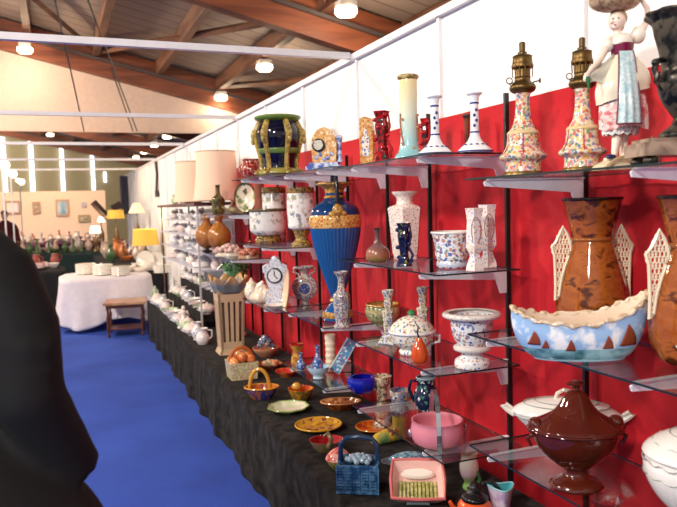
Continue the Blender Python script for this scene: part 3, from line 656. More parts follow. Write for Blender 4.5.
def hexpair(label, px, py, X):
    t = It('tall_hexagonal_vase', label, 'vase', px, py, 1.34, 9, X=X, group='pair of hexagonal vases'); m = FL((234, 226, 222), [(110, 130, 190), (206, 110, 110), (226, 180, 90)], 80, .25)
    t.L('foot', m, [(10, 0), (9.6, 4), (6, 13), (5.6, 16)], seg=6, sm=False, rot=.3); t.L('body', m, [(5.6, 16), (9.4, 22), (9.6, 24), (8.2, 50), (9.6, 60), (10.2, 62)], seg=6, sm=False, rot=.3, inner=(1.2, 30))
    b = B(); P = [(8.35*cos(a)*.55, -8.3+.3*abs(sin(a)), 40+13*sin(a)) for a in [j*pi/8 for j in range(16)]]; b.tube(P, .4, 5, closed=True); t.part('painted_cartouche', G((150, 90, 80), .2), b)
    return t
hexpair('tall white hexagonal vase with cartouche, in front of its twin', 475, 270.5, 1.465); hexpair('tall white hexagonal vase behind its twin near the shelf end', 488, 268, 1.58)
# urns left of the blue vase
GB = MB((170, 130, 60), (60, 50, 40), 70, .25)
t = It('cylinder_jar', 'white and gold cylinder jar standing behind the wide white cachepot', 'jar', 275, 240, 1.34, 11)
t.L('body', URNF, [(11, 0), (11.4, 2), (11.4, 50), (10.6, 52)], seg=28, sm=False, inner=(1, 20)); t.L('gold_band', GB, [(11.7, 47), (11.9, 48), (11.9, 51), (11.6, 53)], seg=28); t.L('lower_band', GB, [(11.6, 30), (11.8, 31), (11.6, 32)], seg=28)
t = It('wide_cachepot', 'wide white cachepot with dark bands on a gilt foot', 'cachepot', 268.5, 247, 1.34, 18, X=1.44)
t.L('foot', GB, [(13, 0), (13.6, 3), (11.5, 6), (13, 8.4)], seg=28); t.L('bowl', URNF, [(13, 8), (17.5, 12), (18.2, 16), (18, 30), (18.4, 33)], seg=32, inner=(1.2, 12)); t.L('rim_band', G((100, 90, 60), .2), [(18.4, 31), (19, 32), (18.8, 34)], seg=32, inner=(1, 30))
t = It('footed_urn', 'tall white cylinder urn with gold rim on a gadrooned gold foot', 'urn', 302, 247, 1.34, 13.5, X=1.47)
t.L('foot', MB((186, 150, 60), (50, 50, 60), 120, .25), [(9.6, 0), (9.6, 3), (6, 7), (6.6, 12), (9, 17)], seg=30, scal=(.05, 12)); t.L('body', URNF, [(9, 17), (12.8, 19), (13.4, 24), (13.2, 56), (12.8, 58)], seg=32, inner=(1.1, 24)); t.L('gold_band', GB, [(13.5, 53), (13.8, 54.5), (13.6, 58.6)], seg=32, inner=(1, 50))
# big blue vase
t = It('blue_urn_vase', 'very large royal blue ribbed vase with gold band and two tall handles', 'vase', 338, 319, .97, 15)
BL = G((28, 80, 138), .1, coat=.3); GO = MB((196, 150, 70), (140, 96, 40), 60, .25)
t.L('foot', BL, [(14.5, 0), (15, 3), (14, 8), (9, 14), (6.5, 17)], seg=36); t.L('foot_band', GO, [(15.3, 2.5), (15.8, 5), (14.8, 8.5)], seg=36); t.L('knop', GO, [(5.5, 16), (8, 19), (6, 22)], seg=24)
t.L('body', BL, [(5.6, 21), (8, 28), (14.5, 48), (20.5, 68), (24.4, 86), (25, 92)], seg=160, scal=(.016, 40), sub=5)
t.L('gold_band', FL((206, 156, 84), [(150, 100, 40), (230, 196, 130), (170, 60, 30)], 70, .4), [(25.3, 91.5), (26, 94), (26, 101), (25, 104)], seg=48)
t.L('shoulder', G((14, 52, 100), .08), [(24.8, 103.5), (23.6, 109), (19, 114), (12, 118), (9.4, 121), (9, 126)], seg=40); t.L('neck_ring', GO, [(9.4, 120), (10.6, 121.5), (9.4, 123)], seg=28)
t.L('lip', GO, [(9, 125.5), (9.5, 129), (13, 132), (17.5, 134), (17, 136), (10, 134)], seg=36, scal=(.03, 8), inner=(1.5, 126))
for s_ in (-1, 1):
    b = B(); b.tube([(0, s_*20, 112), (0, s_*22, 120), (0, s_*17, 142), (0, s_*14.5, 150), (0, s_*11, 149), (0, s_*9.5, 140), (0, s_*9.5, 130)], [2.6, 2, 1.8, 2.2, 2, 1.8, 1.8], 9); h_ = t.part('handle', G((24, 28, 44), .15), b)
    b = B(); b.ball((0, s_*23, 108), (5.4, 3.4, 7)); b.ball((-5, s_*23.5, 105), (4, 2, 3)); b.ball((5, s_*23.5, 105), (4, 2, 3)); b.ball((0, s_*24.5, 100), (3, 2.4, 5)); t.part('mask', GO, b, parent=h_, label='gilded mask at the foot of the handle')
t.e.rotation_euler.z = CAMROT+.12
t = It('double_gourd_vase', 'small patterned square shouldered vase standing before the big blue vase', 'vase', 342.5, 328, .97, 6)
t.L('body', GREYF, [(8.4, 0), (9, 2), (6.8, 5), (7.6, 12), (8.6, 28), (8.2, 34), (4.6, 38), (3.4, 44), (3.6, 50), (6.6, 55), (7.4, 57)], seg=8, inner=(1, 44))
# clock, flask and others on F2
t = It('faience_clock', 'white and blue baroque faience clock with shell crest', 'clock', 276.5, 306, .93, 11)
FC = FL((226, 228, 234), [(60, 80, 140), (90, 100, 120)], 90, .26)
b = B(); b.prism([(-11, 0), (11, 0), (10, 5), (7, 9), (6, 17), (8.5, 24), (10.5, 30), (10, 38), (6, 43), (4, 47), (0, 49), (-4, 47), (-6, 43), (-10, 38), (-10.5, 30), (-8.5, 24), (-6, 17), (-7, 9), (-10, 5)], -4.5, 4.5); t.part('case', FC, b, ang=50)
d = t.L('bezel', G((60, 64, 76), .2), [(8, 0), (7.6, 2), (6.6, 2.4)], c=(-.5, -4, 31), ax=(0, -1, 0)); t.L('dial', FL((236, 236, 236), [(30, 30, 40)], 240, .25), [(6.2, 0), (6.2, .4)], c=(-.5, -6.3, 31), ax=(0, -1, 0), parent=d, sm=False)
b = B(); b.tube([(-.5, -7.2, 31), (-.5, -7.2, 36)], .4, 4); b.tube([(-.5, -7.2, 31), (2.6, -7.2, 28)], .4, 4); t.part('clock_hand', BLACKM, b, parent=d)
b = B()
for s_ in (-1, 1): b.tube([(s_*6, -4, 6), (s_*11, -4, 10), (s_*9, -4, 16), (s_*6, -4, 14)], [1.6, 1.6, 1.4, .8], 7); b.tube([(s_*7, -3, 42), (s_*11, -3, 40), (s_*11, -3, 34)], [1.4, 1.5, 1], 7)
b.ball((0, -2, 47), (3.6, 3, 3.6)); t.part('scroll', G((216, 220, 230), .15), b)
t = It('moon_flask', 'round grey flask with blue centre medallion on a splayed foot', 'vase', 305.5, 309, .93, 10)
t.L('foot', GREYF, [(9, 0), (8, 3), (4, 6), (4.6, 9)], seg=24, sy=.8); t.L('body', GREYF, [(2, -5.5), (8, -5), (12.6, -2.4), (13, 0), (12.6, 2.4), (8, 5), (2, 5.5)], ax=(0, -1, 0), c=(0, 0, 21.5), seg=36)
t.L('medallion', FL((60, 76, 140), [(30, 40, 90), (150, 160, 200)], 120, .4), [(5.5, 0), (5.2, 1)], c=(0, -5.6, 21), ax=(0, -1, 0), seg=24, sm=False); t.L('medallion_ring', G((206, 190, 176), .2), [(7, 0), (7, .8)], c=(0, -5.1, 21), ax=(0, -1, 0), seg=24, sm=False)
t.L('neck', GREYF, [(4, 33), (3.6, 36), (5, 39), (10.5, 41.5), (10.5, 43)], seg=24, sy=.7, inner=(1, 36))
b = B()
for s_ in (-1, 1): b.tube([(s_*10, 0, 42), (s_*11, 0, 38), (s_*6, 0, 35), (s_*5, 0, 33)], 1.1, 6)
t.part('handle', GREYF, b)
t = It('dish_on_edge', 'thin cream plate with orange rim seen on edge beside the clock', 'plate', 290, 312, .93, 4, X=1.36, rz=-TH-1.38)
t.L('plate', G((232, 196, 160), .2), [(3, 0), (12, .6), (21, 3), (21.5, 4)], ax=(0, -1, .12), c=(0, 0, 22), seg=40, inner=(.8, 1))
t = It('small_lidded_jar', 'small white lidded jar with knob at the left end of the shelf', 'jar', 252, 304, .93, 7)
t.L('body', PALEF, [(5, 0), (7, 4), (7.4, 9), (5.5, 13)], seg=24); t.L('lid', PALEF, [(6, 12.6), (5, 15.5), (2.2, 18), (1.6, 19.6), (.4, 21)], seg=24)
t = It('shell_dish', 'cream white shell shaped figurine group on the glass shelf', 'figurine', 263, 309, .93, 12)
b = B(); b.lathe([(10, 0), (13, 3), (12, 7), (6, 12), (3, 17)], seg=28, scal=(.1, 7), sy=.7); b.ball((4, -2, 8), (8, 5, 5)); b.tube([(-6, 0, 8), (-3, 0, 16), (1, 0, 20)], [3, 3, 1.6], 8); t.part('shell', G((236, 216, 190), .2), b)
t = It('white_saucer', 'small white modelled saucer at the front edge of the clock shelf', 'saucer', 276, 313, .93, 10, X=1.325)
t.L('saucer', G((230, 218, 206), .15), [(6, 0), (9, 2), (12, 4)], seg=32, inner=(.8, 1.5), scal=(.05, 8))
t = It('oval_planter', 'olive and gold painted oval bowl behind the painted candlesticks', 'bowl', 383, 323, .97, 17, X=1.56)
t.L('bowl', FL((150, 150, 110), [(190, 160, 90), (90, 110, 80), (206, 190, 140)], 50, .45), [(9, 0), (10, 2), (15, 6), (17.6, 12), (17, 18), (16, 20)], seg=36, inner=(1.2, 5)); t.L('rim', GO, [(16, 19.4), (17.2, 20.4), (16.6, 21.8)], seg=36, inner=(1, 19))
# far left of second row: lamps, platter, flowers
GOUR = MB((168, 108, 50), (146, 90, 40), 20, .1)
for j, (px, gx) in enumerate(((220, 1.36), (207.5, 1.295))):
    t = It('gourd_lamp', ['orange brown gourd table lamp, right and nearer of the two', 'orange brown gourd table lamp, left of the two'][j], 'lamp', px, 249, 1.20, 11, X=gx, group='gourd lamps', k=.0088)
    t.L('base', BLACKM, [(5, 0), (5.4, 1.2), (2, 2.6), (1.6, 5)], seg=20); t.L('body', GOUR, [(3, 4), (8, 7), (11.6, 14), (11, 22), (6.5, 28), (3.6, 32), (4.4, 35.5), (4, 38), (2.4, 40)], seg=32)
# shades stand on lamps on the next shelf back
SHM = None
def shademat():
    m, nt, b = newmat('lamp_shade_fabric'); b.inputs['Base Color'].default_value = (*lin((236, 204, 176)), 1); b.inputs['Roughness'].default_value = .8
    N = nt.nodes.new; L = nt.links.new; tc = N('ShaderNodeTexCoord'); n = N('ShaderNodeTexNoise'); n.inputs['Scale'].default_value = 120; L(tc.outputs['Object'], n.inputs['Vector']); bp = N('ShaderNodeBump'); bp.inputs['Distance'].default_value = .001; L(n.outputs['Fac'], bp.inputs['Height']); L(bp.outputs[0], b.inputs['Normal'])
    b.inputs['Transmission Weight'].default_value = 0; b.inputs['Subsurface Weight'].default_value = .2; b.inputs['Subsurface Radius'].default_value = (.05, .03, .02); return m
SHM = shademat()
for j, (px, w, X, Z) in enumerate(((217.5, 1, 1.44, 1.662), (194, .82, 1.42, 1.662))):
    t = It('shaded_lamp', ['table lamp with big cream bell shade, nearer and larger', 'table lamp with cream bell shade behind the larger one'][j], 'lamp', px, 206, Z, 20, X=X, group='lamps with cream shades', k=.0103 if j == 0 else .0125*.95)
    s0 = 1.5
    t.L('shade', SHM, [(22.5*w, s0), (20.6*w, s0+10*w), (19*w, s0+26*w), (18.3*w, s0+44*w)], seg=16, sub=4, inner=(.5, s0+.5)); t.L('stem', BRASS, [(1.2, 16), (1.2, s0+24)], seg=10, sm=False); t.L('base', G((120, 80, 40), .2), [(7, 0), (7, 2), (4, 5), (5, 12), (2, 20)], seg=20, parent=None)
    t.part('trim_ring', G((190, 160, 130), .5), B().lathe([(18.5*w, s0+43.4*w), (18.6*w, s0+44.6*w)], seg=16, sm=False))
t = It('dark_bottle', 'dark green brown bottle with slim neck in front of the cream lampshade', 'bottle', 218.5, 214.5, 1.55, 7, X=1.36)
t.L('body', MB((56, 50, 26), (110, 96, 50), 30, .1), [(5, 0), (6.5, 3), (6, 10), (6.2, 15), (3, 19), (2.2, 22), (2.4, 29)], seg=20, inner=(.7, 20))
t = It('oval_platter', 'oval platter painted with pale fruit, propped upright on the upper shelf', 'platter', 246, 214, 1.55, 6, X=1.50)
t.L('platter', FL((226, 220, 190), [(236, 196, 170), (110, 140, 70), (60, 70, 40), (236, 226, 210)], 22, .5), [(5, 0), (7, .6), (10.5, 2.4)], ax=(0, -1, .12), c=(0, 0, 11.3), seg=36, inner=(.8, 1)); t.e.scale = (1, 1, 1.4)
t.part('border', G((64, 70, 40), .2), B().tube([(10.4*cos(a), -2.2, 11.3+10.4*sin(a)) for a in [q*pi/12 for q in range(24)]], .9, 6, closed=True)); t.part('stand', BLACKM, B().tube([(-5, -3, 0), (-5, 2, 6), (-5, 8, 0)], .8, 5).tube([(5, -3, 0), (5, 2, 6), (5, 8, 0)], .8, 5))
t = It('brown_cylinder_vase', 'plain red brown cylinder vase right of the oval platter', 'vase', 260, 213, 1.55, 5, X=1.52)
t.L('body', G((140, 74, 50), .3), [(4.6, 0), (5, 3), (4.8, 26), (5.2, 31)], seg=20, inner=(.7, 6))
t = It('coral_figurine', 'small twig and bird figurine lying left of the oval platter', 'figurine', 231, 214.5, 1.55, 6, X=1.33)
b = B(); b.tube([(-9, 0, 8), (-3, 0, 4), (4, 0, 3), (12, 0, 0.8)], [1, 1.8, 1.6, 1], 6); b.tube([(-2, 0, 5), (2, 0, 12), (-1, 0, 15)], [1.2, 1, .7], 6); b.ball((3, 0, 4), (5, 2.5, 3)); t.part('branch', G((140, 120, 84), .3), b)
t = It('flower_group', 'pink and white porcelain flower cluster on the low left glass shelf', 'figurine', 229, 252, 1.20, 15, X=1.34)
b = B()
for j in range(26):
    a = j*2.4; r = sqrt(j/26); b.ball((13*r*cos(a), 7*r*sin(a), 4+6*(1-r)+(j % 3)), (3, 3, 2.6), seg=7, rings=5)
t.part('flower', FL((224, 196, 184), [(196, 110, 110), (236, 220, 214), (150, 110, 90)], 90, .5), b); t.L('base', G((206, 190, 170), .2), [(14, 0), (13, 3), (10, 4)], sy=.55)
t = It('fruit_group', 'pink and brown porcelain fruit and bird group right of the flower cluster', 'figurine', 249, 250, 1.20, 10, X=1.42)
b = B()
for j in range(12): a = j*2.4; r = sqrt(j/12); b.ball((10*r*cos(a), 5*r*sin(a), 4+5*(1-r)), (3.6, 3.4, 3.2), seg=8, rings=6)
b.tube([(1, 0, 8), (0, 0, 14), (2, 0, 17)], [2.4, 2, 1], 7); t.part('fruit', MB((190, 110, 90), (120, 70, 50), 50, .2, (206, 170, 110)), b); t.L('base', G((170, 130, 100), .2), [(11, 0), (10, 3)], sy=.5)
# ------------------------------------------------------------------ right lower shelves
t = It('agate_vase', 'tall brown tortoiseshell glazed vase with cream pierced wing handles behind the boat planter', 'vase', 592.5, 335, 1.16, 33)
AG = MB((80, 36, 16), (164, 90, 36), 15, .06, (146, 74, 28), stretch=(1, 1, 1.8), lo=.38, hi=.48)
def agate(t, flip=(1, -1)):
    t.L('body', AG, [(20, 0), (27, 4), (33.5, 18), (35, 32), (32, 52), (26.5, 74), (21.5, 92), (19.6, 100), (20, 104), (22, 112), (26, 130), (28.5, 138)], seg=10, inner=(2, 60), rot=.3, sub=4)
    t.L('lip', G((40, 22, 16), .1), [(28.3, 137), (29.4, 138.5), (28.6, 140)], seg=40, inner=(1.6, 134)); t.L('collar', G((150, 84, 40), .1), [(20, 97), (21.2, 99), (20.4, 101)], seg=30)
    for s_ in (-1, 1):
        b = B(); out = [(x_, z_-7) for x_, z_ in [(21, 94), (22, 104), (25, 112), (29, 119), (32, 112), (36, 104), (40, 99), (37.5, 91), (37, 80), (36.5, 62), (37, 46), (33.5, 50), (31, 66), (27, 80), (23, 90)]]
        b.tube([(s_*x, 0, z) for x, z in out], 1.5, 6, closed=True)
        def inside(x, z): 
            c = False
            for i in range(len(out)):
                x1, z1 = out[i]; x2, z2 = out[i-1]
                if (z1 > z) != (z2 > z) and x < (x2-x1)*(z-z1)/(z2-z1)+x1: c = not c
            return c
        for i in range(9):
            for j in range(20):
                x = 20+i*3.2+(j % 2)*1.6+.5*sin(j*3+i); z = 46+j*4.6
                if inside(x, z): b.tube([(s_*(x+2.0*cos(q*pi/3)), 0, z+2.7*sin(q*pi/3)) for q in range(6)], .8, 4, closed=True)
        t.part('wing_handle', CREAM, b, label='cream pierced lattice handle')
agate(t)
t = It('agate_vase', 'tall brown tortoiseshell vase with pierced handle cut by the right edge of the photo', 'vase', 694, 362, 1.16, 33, X=1.525); t.k = It.all[-2].k; agate(t)
# boat planter
t = It('boat_planter', 'large boat shaped pottery planter painted with red sailed boats on a blue sky', 'planter', 579, 358, 1.16, 20, rz=-TH-.12)
def htop(a):
    ca, sa = cos(a), sin(a); return 37+18*abs(ca+.12)**2.2+(4 if ca > 0 else 0)*ca*ca+(4*sa if sa > 0 else -.5*sa)
def hull(a, v, off=0):
    ca, sa = cos(a), sin(a); top = htop(a)
    bul = 1+.13*sin(pi*min(1, v*1.15)) ; A = 46+22*v**.5-off; D = 19+7*v**.7-off
    return (A*(abs(ca)**.86)*(1 if ca > 0 else -1)*(.97+.06*sin(pi*v)), D*sa*bul, 2+v*(top-2)+(1.3*sin(a*23)+.7*sin(a*9)*1 if v > .98 else 0))
def boatmat():
    m, nt, b = newmat('boat_painting'); b.inputs['Roughness'].default_value = .12; N = nt.nodes.new; L = nt.links.new
    tc = N('ShaderNodeTexCoord'); sx = N('ShaderNodeSeparateXYZ'); L(tc.outputs['Object'], sx.inputs[0])
    nz = N('ShaderNodeTexNoise'); nz.inputs['Scale'].default_value = 22; nz.inputs['Detail'].default_value = 4; L(tc.outputs['Object'], nz.inputs['Vector'])
    cl = N('ShaderNodeValToRGB'); e = cl.color_ramp.elements; e[0].position = .5; e[0].color = (*lin((150, 186, 226)), 1); e[1].position = .62; e[1].color = (*lin((236, 238, 240)), 1); L(nz.outputs['Fac'], cl.inputs[0])
    se = N('ShaderNodeValToRGB'); e = se.color_ramp.elements; e[0].position = .4; e[0].color = (*lin((70, 120, 130)), 1); e[1].position = .6; e[1].color = (*lin((150, 196, 206)), 1); L(nz.outputs['Fac'], se.inputs[0])
    lt = N('ShaderNodeMath'); lt.operation = 'LESS_THAN'; lt.inputs[1].default_value = .036; L(sx.outputs['Z'], lt.inputs[0])
    mx = N('ShaderNodeMix'); mx.data_type = 'RGBA'; L(lt.outputs[0], mx.inputs['Factor']); L(cl.outputs[0], mx.inputs['A']); L(se.outputs[0], mx.inputs['B']); L(mx.outputs['Result'], b.inputs['Base Color']); return m
RIMM = MB((232, 214, 190), (190, 160, 120), 40, .15, (240, 230, 216))
b = B(); b.grid(lambda u, v: hull(2*pi*u, v), 96, 16, cu=True, mi=0); b.add([hull(2*pi*j/96, 0) for j in range(96)], [tuple(reversed(range(96)))], 0); t.part('hull', boatmat(), b, ang=80)
b = B(); b.grid(lambda u, v: (lambda p: (p[0]*.955, p[1]*.9, p[2]))(hull(2*pi*u, 1-v*.9)), 96, 12, cu=True); b.add([(lambda p: (p[0]*.955, p[1]*.9, p[2]))(hull(2*pi*j/96, .1)) for j in range(96)], [tuple(range(96))]); t.part('interior', G((236, 214, 192), .2), b, ang=80)
b = B(); b.tube([(lambda p: (p[0]*.985, p[1]*.97, p[2]-.5))(hull(2*pi*j/96, 1)) for j in range(96)], [2.1+.7*sin(j*1.9) for j in range(96)], 7, closed=True); t.part('rim', RIMM, b, label='crinkled cream and gold rim', ang=80)
t.part('foot', G((150, 190, 200), .15), B().lathe([(1, -.1), (44, 0), (46, 2.6)], sy=.42, seg=48, sm=False))
SAIL = G((140, 66, 40), .25)
for (u0, zz, s_) in ((-46, 17, 1.0), (-36, 14, .6), (-13, 12, .8), (22, 14, .9), (42, 16, 1.5)):
    def sailf(u, v, u0=u0, zz=zz, s_=s_):
        xl = -6+5.4*v; xr = 5.5-5.2*v*v; x = u0+(xl+(xr-xl)*u)*s_; z = zz+14*v*s_; best = None
        for q in range(300):
            aa = pi+(q+.5)*pi/300; p = hull(aa, max(0, min(.97, (z-2)/(htop(aa)-2))))
            if best is None or abs(p[0]-x) < best[0]: best = (abs(p[0]-x), p)
        p = best[1]; n = Vector((p[0]/60**2, p[1]/26**2)).normalized(); return (x+n.x*.5, p[1]+n.y*.5, z)
    b = B().grid(sailf, 5, 7); o = t.part('painted_sailboat', SAIL, b, label='red brown painted sailing boat', ang=80); sd = o.modifiers.new('thickness', 'SOLIDIFY'); sd.thickness = .0008; sd.offset = 1
# brown tureen
t = It('brown_tureen', 'glossy dark brown lidded soup tureen with domed lid and pedestal foot', 'tureen', 576, 487, .78, 24)
t.L('foot', BRN, [(26, 0), (27, 2.5), (25, 6), (15, 10), (11, 15), (12, 20)], seg=8, sub=4, rot=.4, sy=.85); t.L('bowl', BRN, [(12, 19), (22, 26), (36, 40), (42, 52), (44, 60), (45.5, 62)], seg=40, sy=.8, inner=(2, 24))
t.L('lid', BRN, [(45.8, 61.6), (46, 63.2), (41, 66), (32, 70.5), (24, 75.5), (18, 82), (13, 90), (8, 96.5), (4, 98)], seg=40, sy=.8, scal=(.018, 8))
t.L('rim_moulding', BRN, [(45, 59), (47, 60.5), (45.6, 62)], seg=40, sy=.8)
b = B(); b.lathe([(4, 99.5), (3, 101), (6, 103), (8, 105), (5, 107)], seg=16, scal=(.15, 6)); t.part('knob', BRN, b)
for s_ in (-1, 1):
    b = B(); b.ball((s_*40, 0, 66), (7, 9, 6)); b.ball((s_*44, 0, 61), (5, 10, 4)); b.tube([(s_*42, -3, 56), (s_*49, -3, 52), (s_*45, -3, 44)], [2.4, 2.2, 1.5], 7); t.part('shell_handle', BRN, b)
# white oval tureen behind
t = It('oval_tureen', 'white oval tureen with grey garland border behind the brown tureen', 'tureen', 566, 447, .78, 40, X=1.53, rz=-TH-.35)
WG = G((234, 228, 222), .1)
SWG = G((158, 164, 156), .3)
def swag(t, rx, ry, z0, amp, n, th=.6, ph=0): t.part('garland', SWG, B().tube([(rx*cos(a)*(1+.0), ry*sin(a), z0-amp*abs(sin(n*a/2+ph))) for a in [j*pi/60 for j in range(120)]], th, 5, closed=True))
t.L('bowl', WG, [(22, 0), (23, 2), (19, 6), (32, 14), (46, 26), (51, 32), (53, 35)], seg=40, sy=.52, inner=(2, 12)); t.L('lid', WG, [(53, 34.6), (50, 38), (38, 44), (20, 48), (4, 50)], seg=40, sy=.52)
b = B(); b.tube([(-10, 0, 48), (-8, 0, 54), (-2, 0, 58), (6, 0, 57), (12, 0, 54), (10, 0, 48.5)], [1.8, 2, 2, 2, 1.8, 1.6], 8); t.part('twig_handle', G((232, 214, 196), .15), b)
for s_ in (-1, 1): b = B(); b.tube([(s_*50, 0, 30), (s_*57, 0, 34), (s_*62, 0, 38), (s_*58, 0, 40), (s_*52, 0, 36)], [3.4, 3, 2.6, 2, 1.6], 8); t.part('end_handle', G((236, 226, 214), .15), b)
swag(t, 41, 41*.52+.4, 43.6, 0, 10); swag(t, 30, 16.4, 46.6, 0, 10)
swag(t, 50.8, 50.8*.52, 32, 1.5, 14)
t = It('round_tureen', 'white round lidded tureen with grey wreath border cut by the right edge', 'tureen', 698, 524, .78, 27)
t.L('body', WG, [(26, 0), (28, 4), (22, 10), (34, 22), (46, 40), (51, 58), (49, 68), (50, 71)], seg=44, inner=(2, 14)); t.L('lid', WG, [(51, 70.6), (52, 72), (46, 80), (30, 90), (10, 96)], seg=44); t.L('knob', CREAM, [(8, 95), (6, 99), (12, 104), (10, 107)], seg=24)
swag(t, 51.4, 51.4, 68, 3, 16); swag(t, 50.6, 50.6, 54, 2.5, 16); swag(t, 42, 42, 83.6, 1.5, 12); swag(t, 26, 26, 91.8, 0, 12)
t.L('wreath_line', G((150, 150, 140), .2), [(47.6, 47), (49.3, 49.2), (49.3, 50)], seg=44)
t = It('glass_dish', 'small clear pressed glass dish at the bottom edge of the right shelf', 'dish', 606, 508, .78, 12, X=1.31)
t.L('dish', clear_glass(), [(9, 0), (12, 3), (15, 9), (16, 10)], seg=32, inner=(1.2, 1.5), scal=(.03, 16))
# ------------------------------------------------------------------ third row middle
def pcandle(label, px, py, X):
    t = It('painted_candlestick', label, 'candlestick', px, py, .97, 13, X=X, group='painted candlesticks'); m = FL((216, 208, 190), [(60, 90, 150), (90, 130, 80), (170, 90, 60)], 90, .48)
    t.L('base', m, [(14, 0), (13, 2), (8, 8), (4.6, 12)], seg=4, rot=.6, sub=2); t.L('stem', m, [(4.6, 11.5), (5.4, 22), (6.4, 29), (6.6, 31), (3, 33), (4.2, 37), (4.6, 40)], seg=6, sm=False); t.L('socket', m, [(4.2, 39.5), (4, 44), (6, 50), (6.2, 52)], seg=20, inner=(1.2, 42))
pcandle('painted faience candlestick left of the white tureen', 389, 342, 1.39); pcandle('painted faience candlestick behind the white tureen lid', 423.5, 340, 1.56)
t = It('flowered_tureen', 'white lidded tureen painted with flowers and an artichoke knob', 'tureen', 412.5, 353, .97, 20)
TF = FL((234, 230, 216), [(206, 140, 60), (90, 120, 70), (180, 90, 70), (90, 110, 160)], 60, .36)
t.L('bowl', TF, [(13, 0), (13.5, 2), (12, 4.5), (18, 10), (21, 17), (22, 21)], seg=36, inner=(1.4, 5)); t.L('rim', G((226, 226, 226), .12), [(22, 20.5), (24, 21.5), (24, 23), (22, 24)], seg=36); t.L('lid', TF, [(22.4, 23.6), (21, 27), (15, 33), (7, 37), (2, 38)], seg=36); t.L('knob', GREEN, [(1.6, 37.4), (4, 39.5), (3.4, 42), (.6, 44)], seg=14, scal=(.08, 6))
for s_ in (-1, 1): b = B(); b.tube([(s_*22, 0, 18), (s_*27, 0, 17), (s_*27, 0, 11), (s_*19, 0, 9)], [1.6, 1.8, 1.6, 1.2], 7); t.part('handle', G((220, 222, 226), .15), b)
t = It('pear_ornament', 'orange pear shaped ornament with a dark curved stem', 'ornament', 419.5, 368, .97, 8)
t.L('body', G((206, 78, 24), .12), [(4, 0), (7, 2.5), (8.2, 9), (7, 16), (4, 22), (2.4, 26)], seg=24, scal=(.04, 5)); b = B(); b.tube([(0, 0, 25), (-1.5, 0, 31), (-.5, 0, 37), (-4, 0, 42)], [1.2, .9, .8, .5], 6); t.part('stem', G((40, 30, 20), .3), b)
t = It('pedestal_urn', 'blue and white pedestal urn with rolled rim and painted arabesques', 'urn', 472.5, 366, .97, 18)
RU = FL((228, 228, 230), [BLUE, (170, 120, 80), (90, 110, 160), (150, 90, 70)], 64, .42)
t.L('foot', FL((228, 226, 224), [BLUE, (190, 120, 70)], 80, .3), [(17.5, 0), (18, 3), (17, 7), (11.5, 10.5), (10.5, 13.5), (12, 15.5)], seg=36); t.L('ring', G((214, 206, 200), .15), [(12, 15), (18.4, 17), (18.4, 20.5), (14, 22)], seg=36)
t.L('bowl', RU, [(14, 21.5), (18, 28), (20.5, 38), (22, 48), (24, 50)], seg=40, inner=(1.6, 24)); t.L('rim', FL((222, 216, 210), [(150, 150, 170), (190, 160, 130)], 80, .2), [(23, 49), (28, 49.6), (29.4, 52), (27, 54.6), (24, 54)], seg=40, inner=(1.4, 46))
# row four
t = It('glass_bowl', 'frosted pink glass bowl with tall arched silver handle', 'bowl', 437.5, 443, .655, 18)
PKG = G((214, 132, 148), .2)
PKG.node_tree.nodes['Principled BSDF'].inputs['Subsurface Weight'].default_value = .3; PKG.node_tree.nodes['Principled BSDF'].inputs['Subsurface Radius'].default_value = (.02, .01, .01)
t.L('bowl', PKG, [(20, 0), (23.5, 2.5), (26, 8), (26.4, 15), (25, 22), (25.6, 24.5)], seg=44, inner=(1.4, 4), scal=(.012, 22))
b = B(); SILV = G((196, 196, 200), .18, .9)
P = [(-2, -28*cos(a), 4+50*sin(a)**.75) for a in [j*pi/20 for j in range(21)]]
for j in range(20):
    p, q = P[j], P[j+1]; b.add([(p[0]-2.2, p[1], p[2]), (p[0]+2.2, p[1], p[2]), (q[0]+2.2, q[1], q[2]), (q[0]-2.2, q[1], q[2]), (p[0]-2.2, p[1]*.96, p[2]-.9), (p[0]+2.2, p[1]*.96, p[2]-.9), (q[0]+2.2, q[1]*.96, q[2]-.9), (q[0]-2.2, q[1]*.96, q[2]-.9)], [(0, 1, 2, 3), (7, 6, 5, 4), (0, 3, 7, 4), (1, 5, 6, 2)])
b.box(-4.2, .2, -28.6, -27.2, 0, 8); t.part('bail_handle', SILV, b)
b = B(); b.ball((27.5, 0, 12), (2, 3, 5)); b.ball((28.4, 0, 17), (1.6, 2.4, 2.4)); b.tube([(27, 0, 10), (28, 0, 2), (27, 0, -0)], 1, 6); b.ball((-27.5, 0, 11), (2, 3, 4.5)); t.part('mount', SILV, b, label='silver flower mount')
t = It('blue_jug', 'dark navy enamelled jug with handle and white flowers', 'jug', 426.5, 409, .655, 11)
NV = FL((20, 26, 60), [(70, 130, 110), (226, 226, 214), (150, 180, 180)], 40, .26)
t.L('body', NV, [(9, 0), (10, 2), (12.4, 10), (12, 18), (8.6, 25), (9.6, 32)], seg=32, inner=(1, 10)); b = B(); b.tube([(-9, 0, 29), (-15, 0, 29), (-17, 0, 21), (-14, 0, 12), (-11.5, 0, 8)], 1.6, 8); t.part('handle', G((16, 22, 50), .1), b); t.L('rim_line', G((150, 180, 190), .15), [(9.7, 31), (10.1, 32), (9.6, 33)], seg=32, inner=(.8, 30))
t = It('cobalt_ashtray', 'shiny cobalt blue ashtray bowl with notched rim', 'ashtray', 362.5, 392, .64, 14)
t.L('bowl', COB, [(9, 0), (11, 1.5), (14.5, 8), (14, 14), (12.6, 15.5)], seg=40, inner=(2.4, 4), scal=(.035, 8))
t = It('blue_bottle', 'small blue and white pear shaped bottle with slender neck', 'bottle', 318, 375, .64, 6)
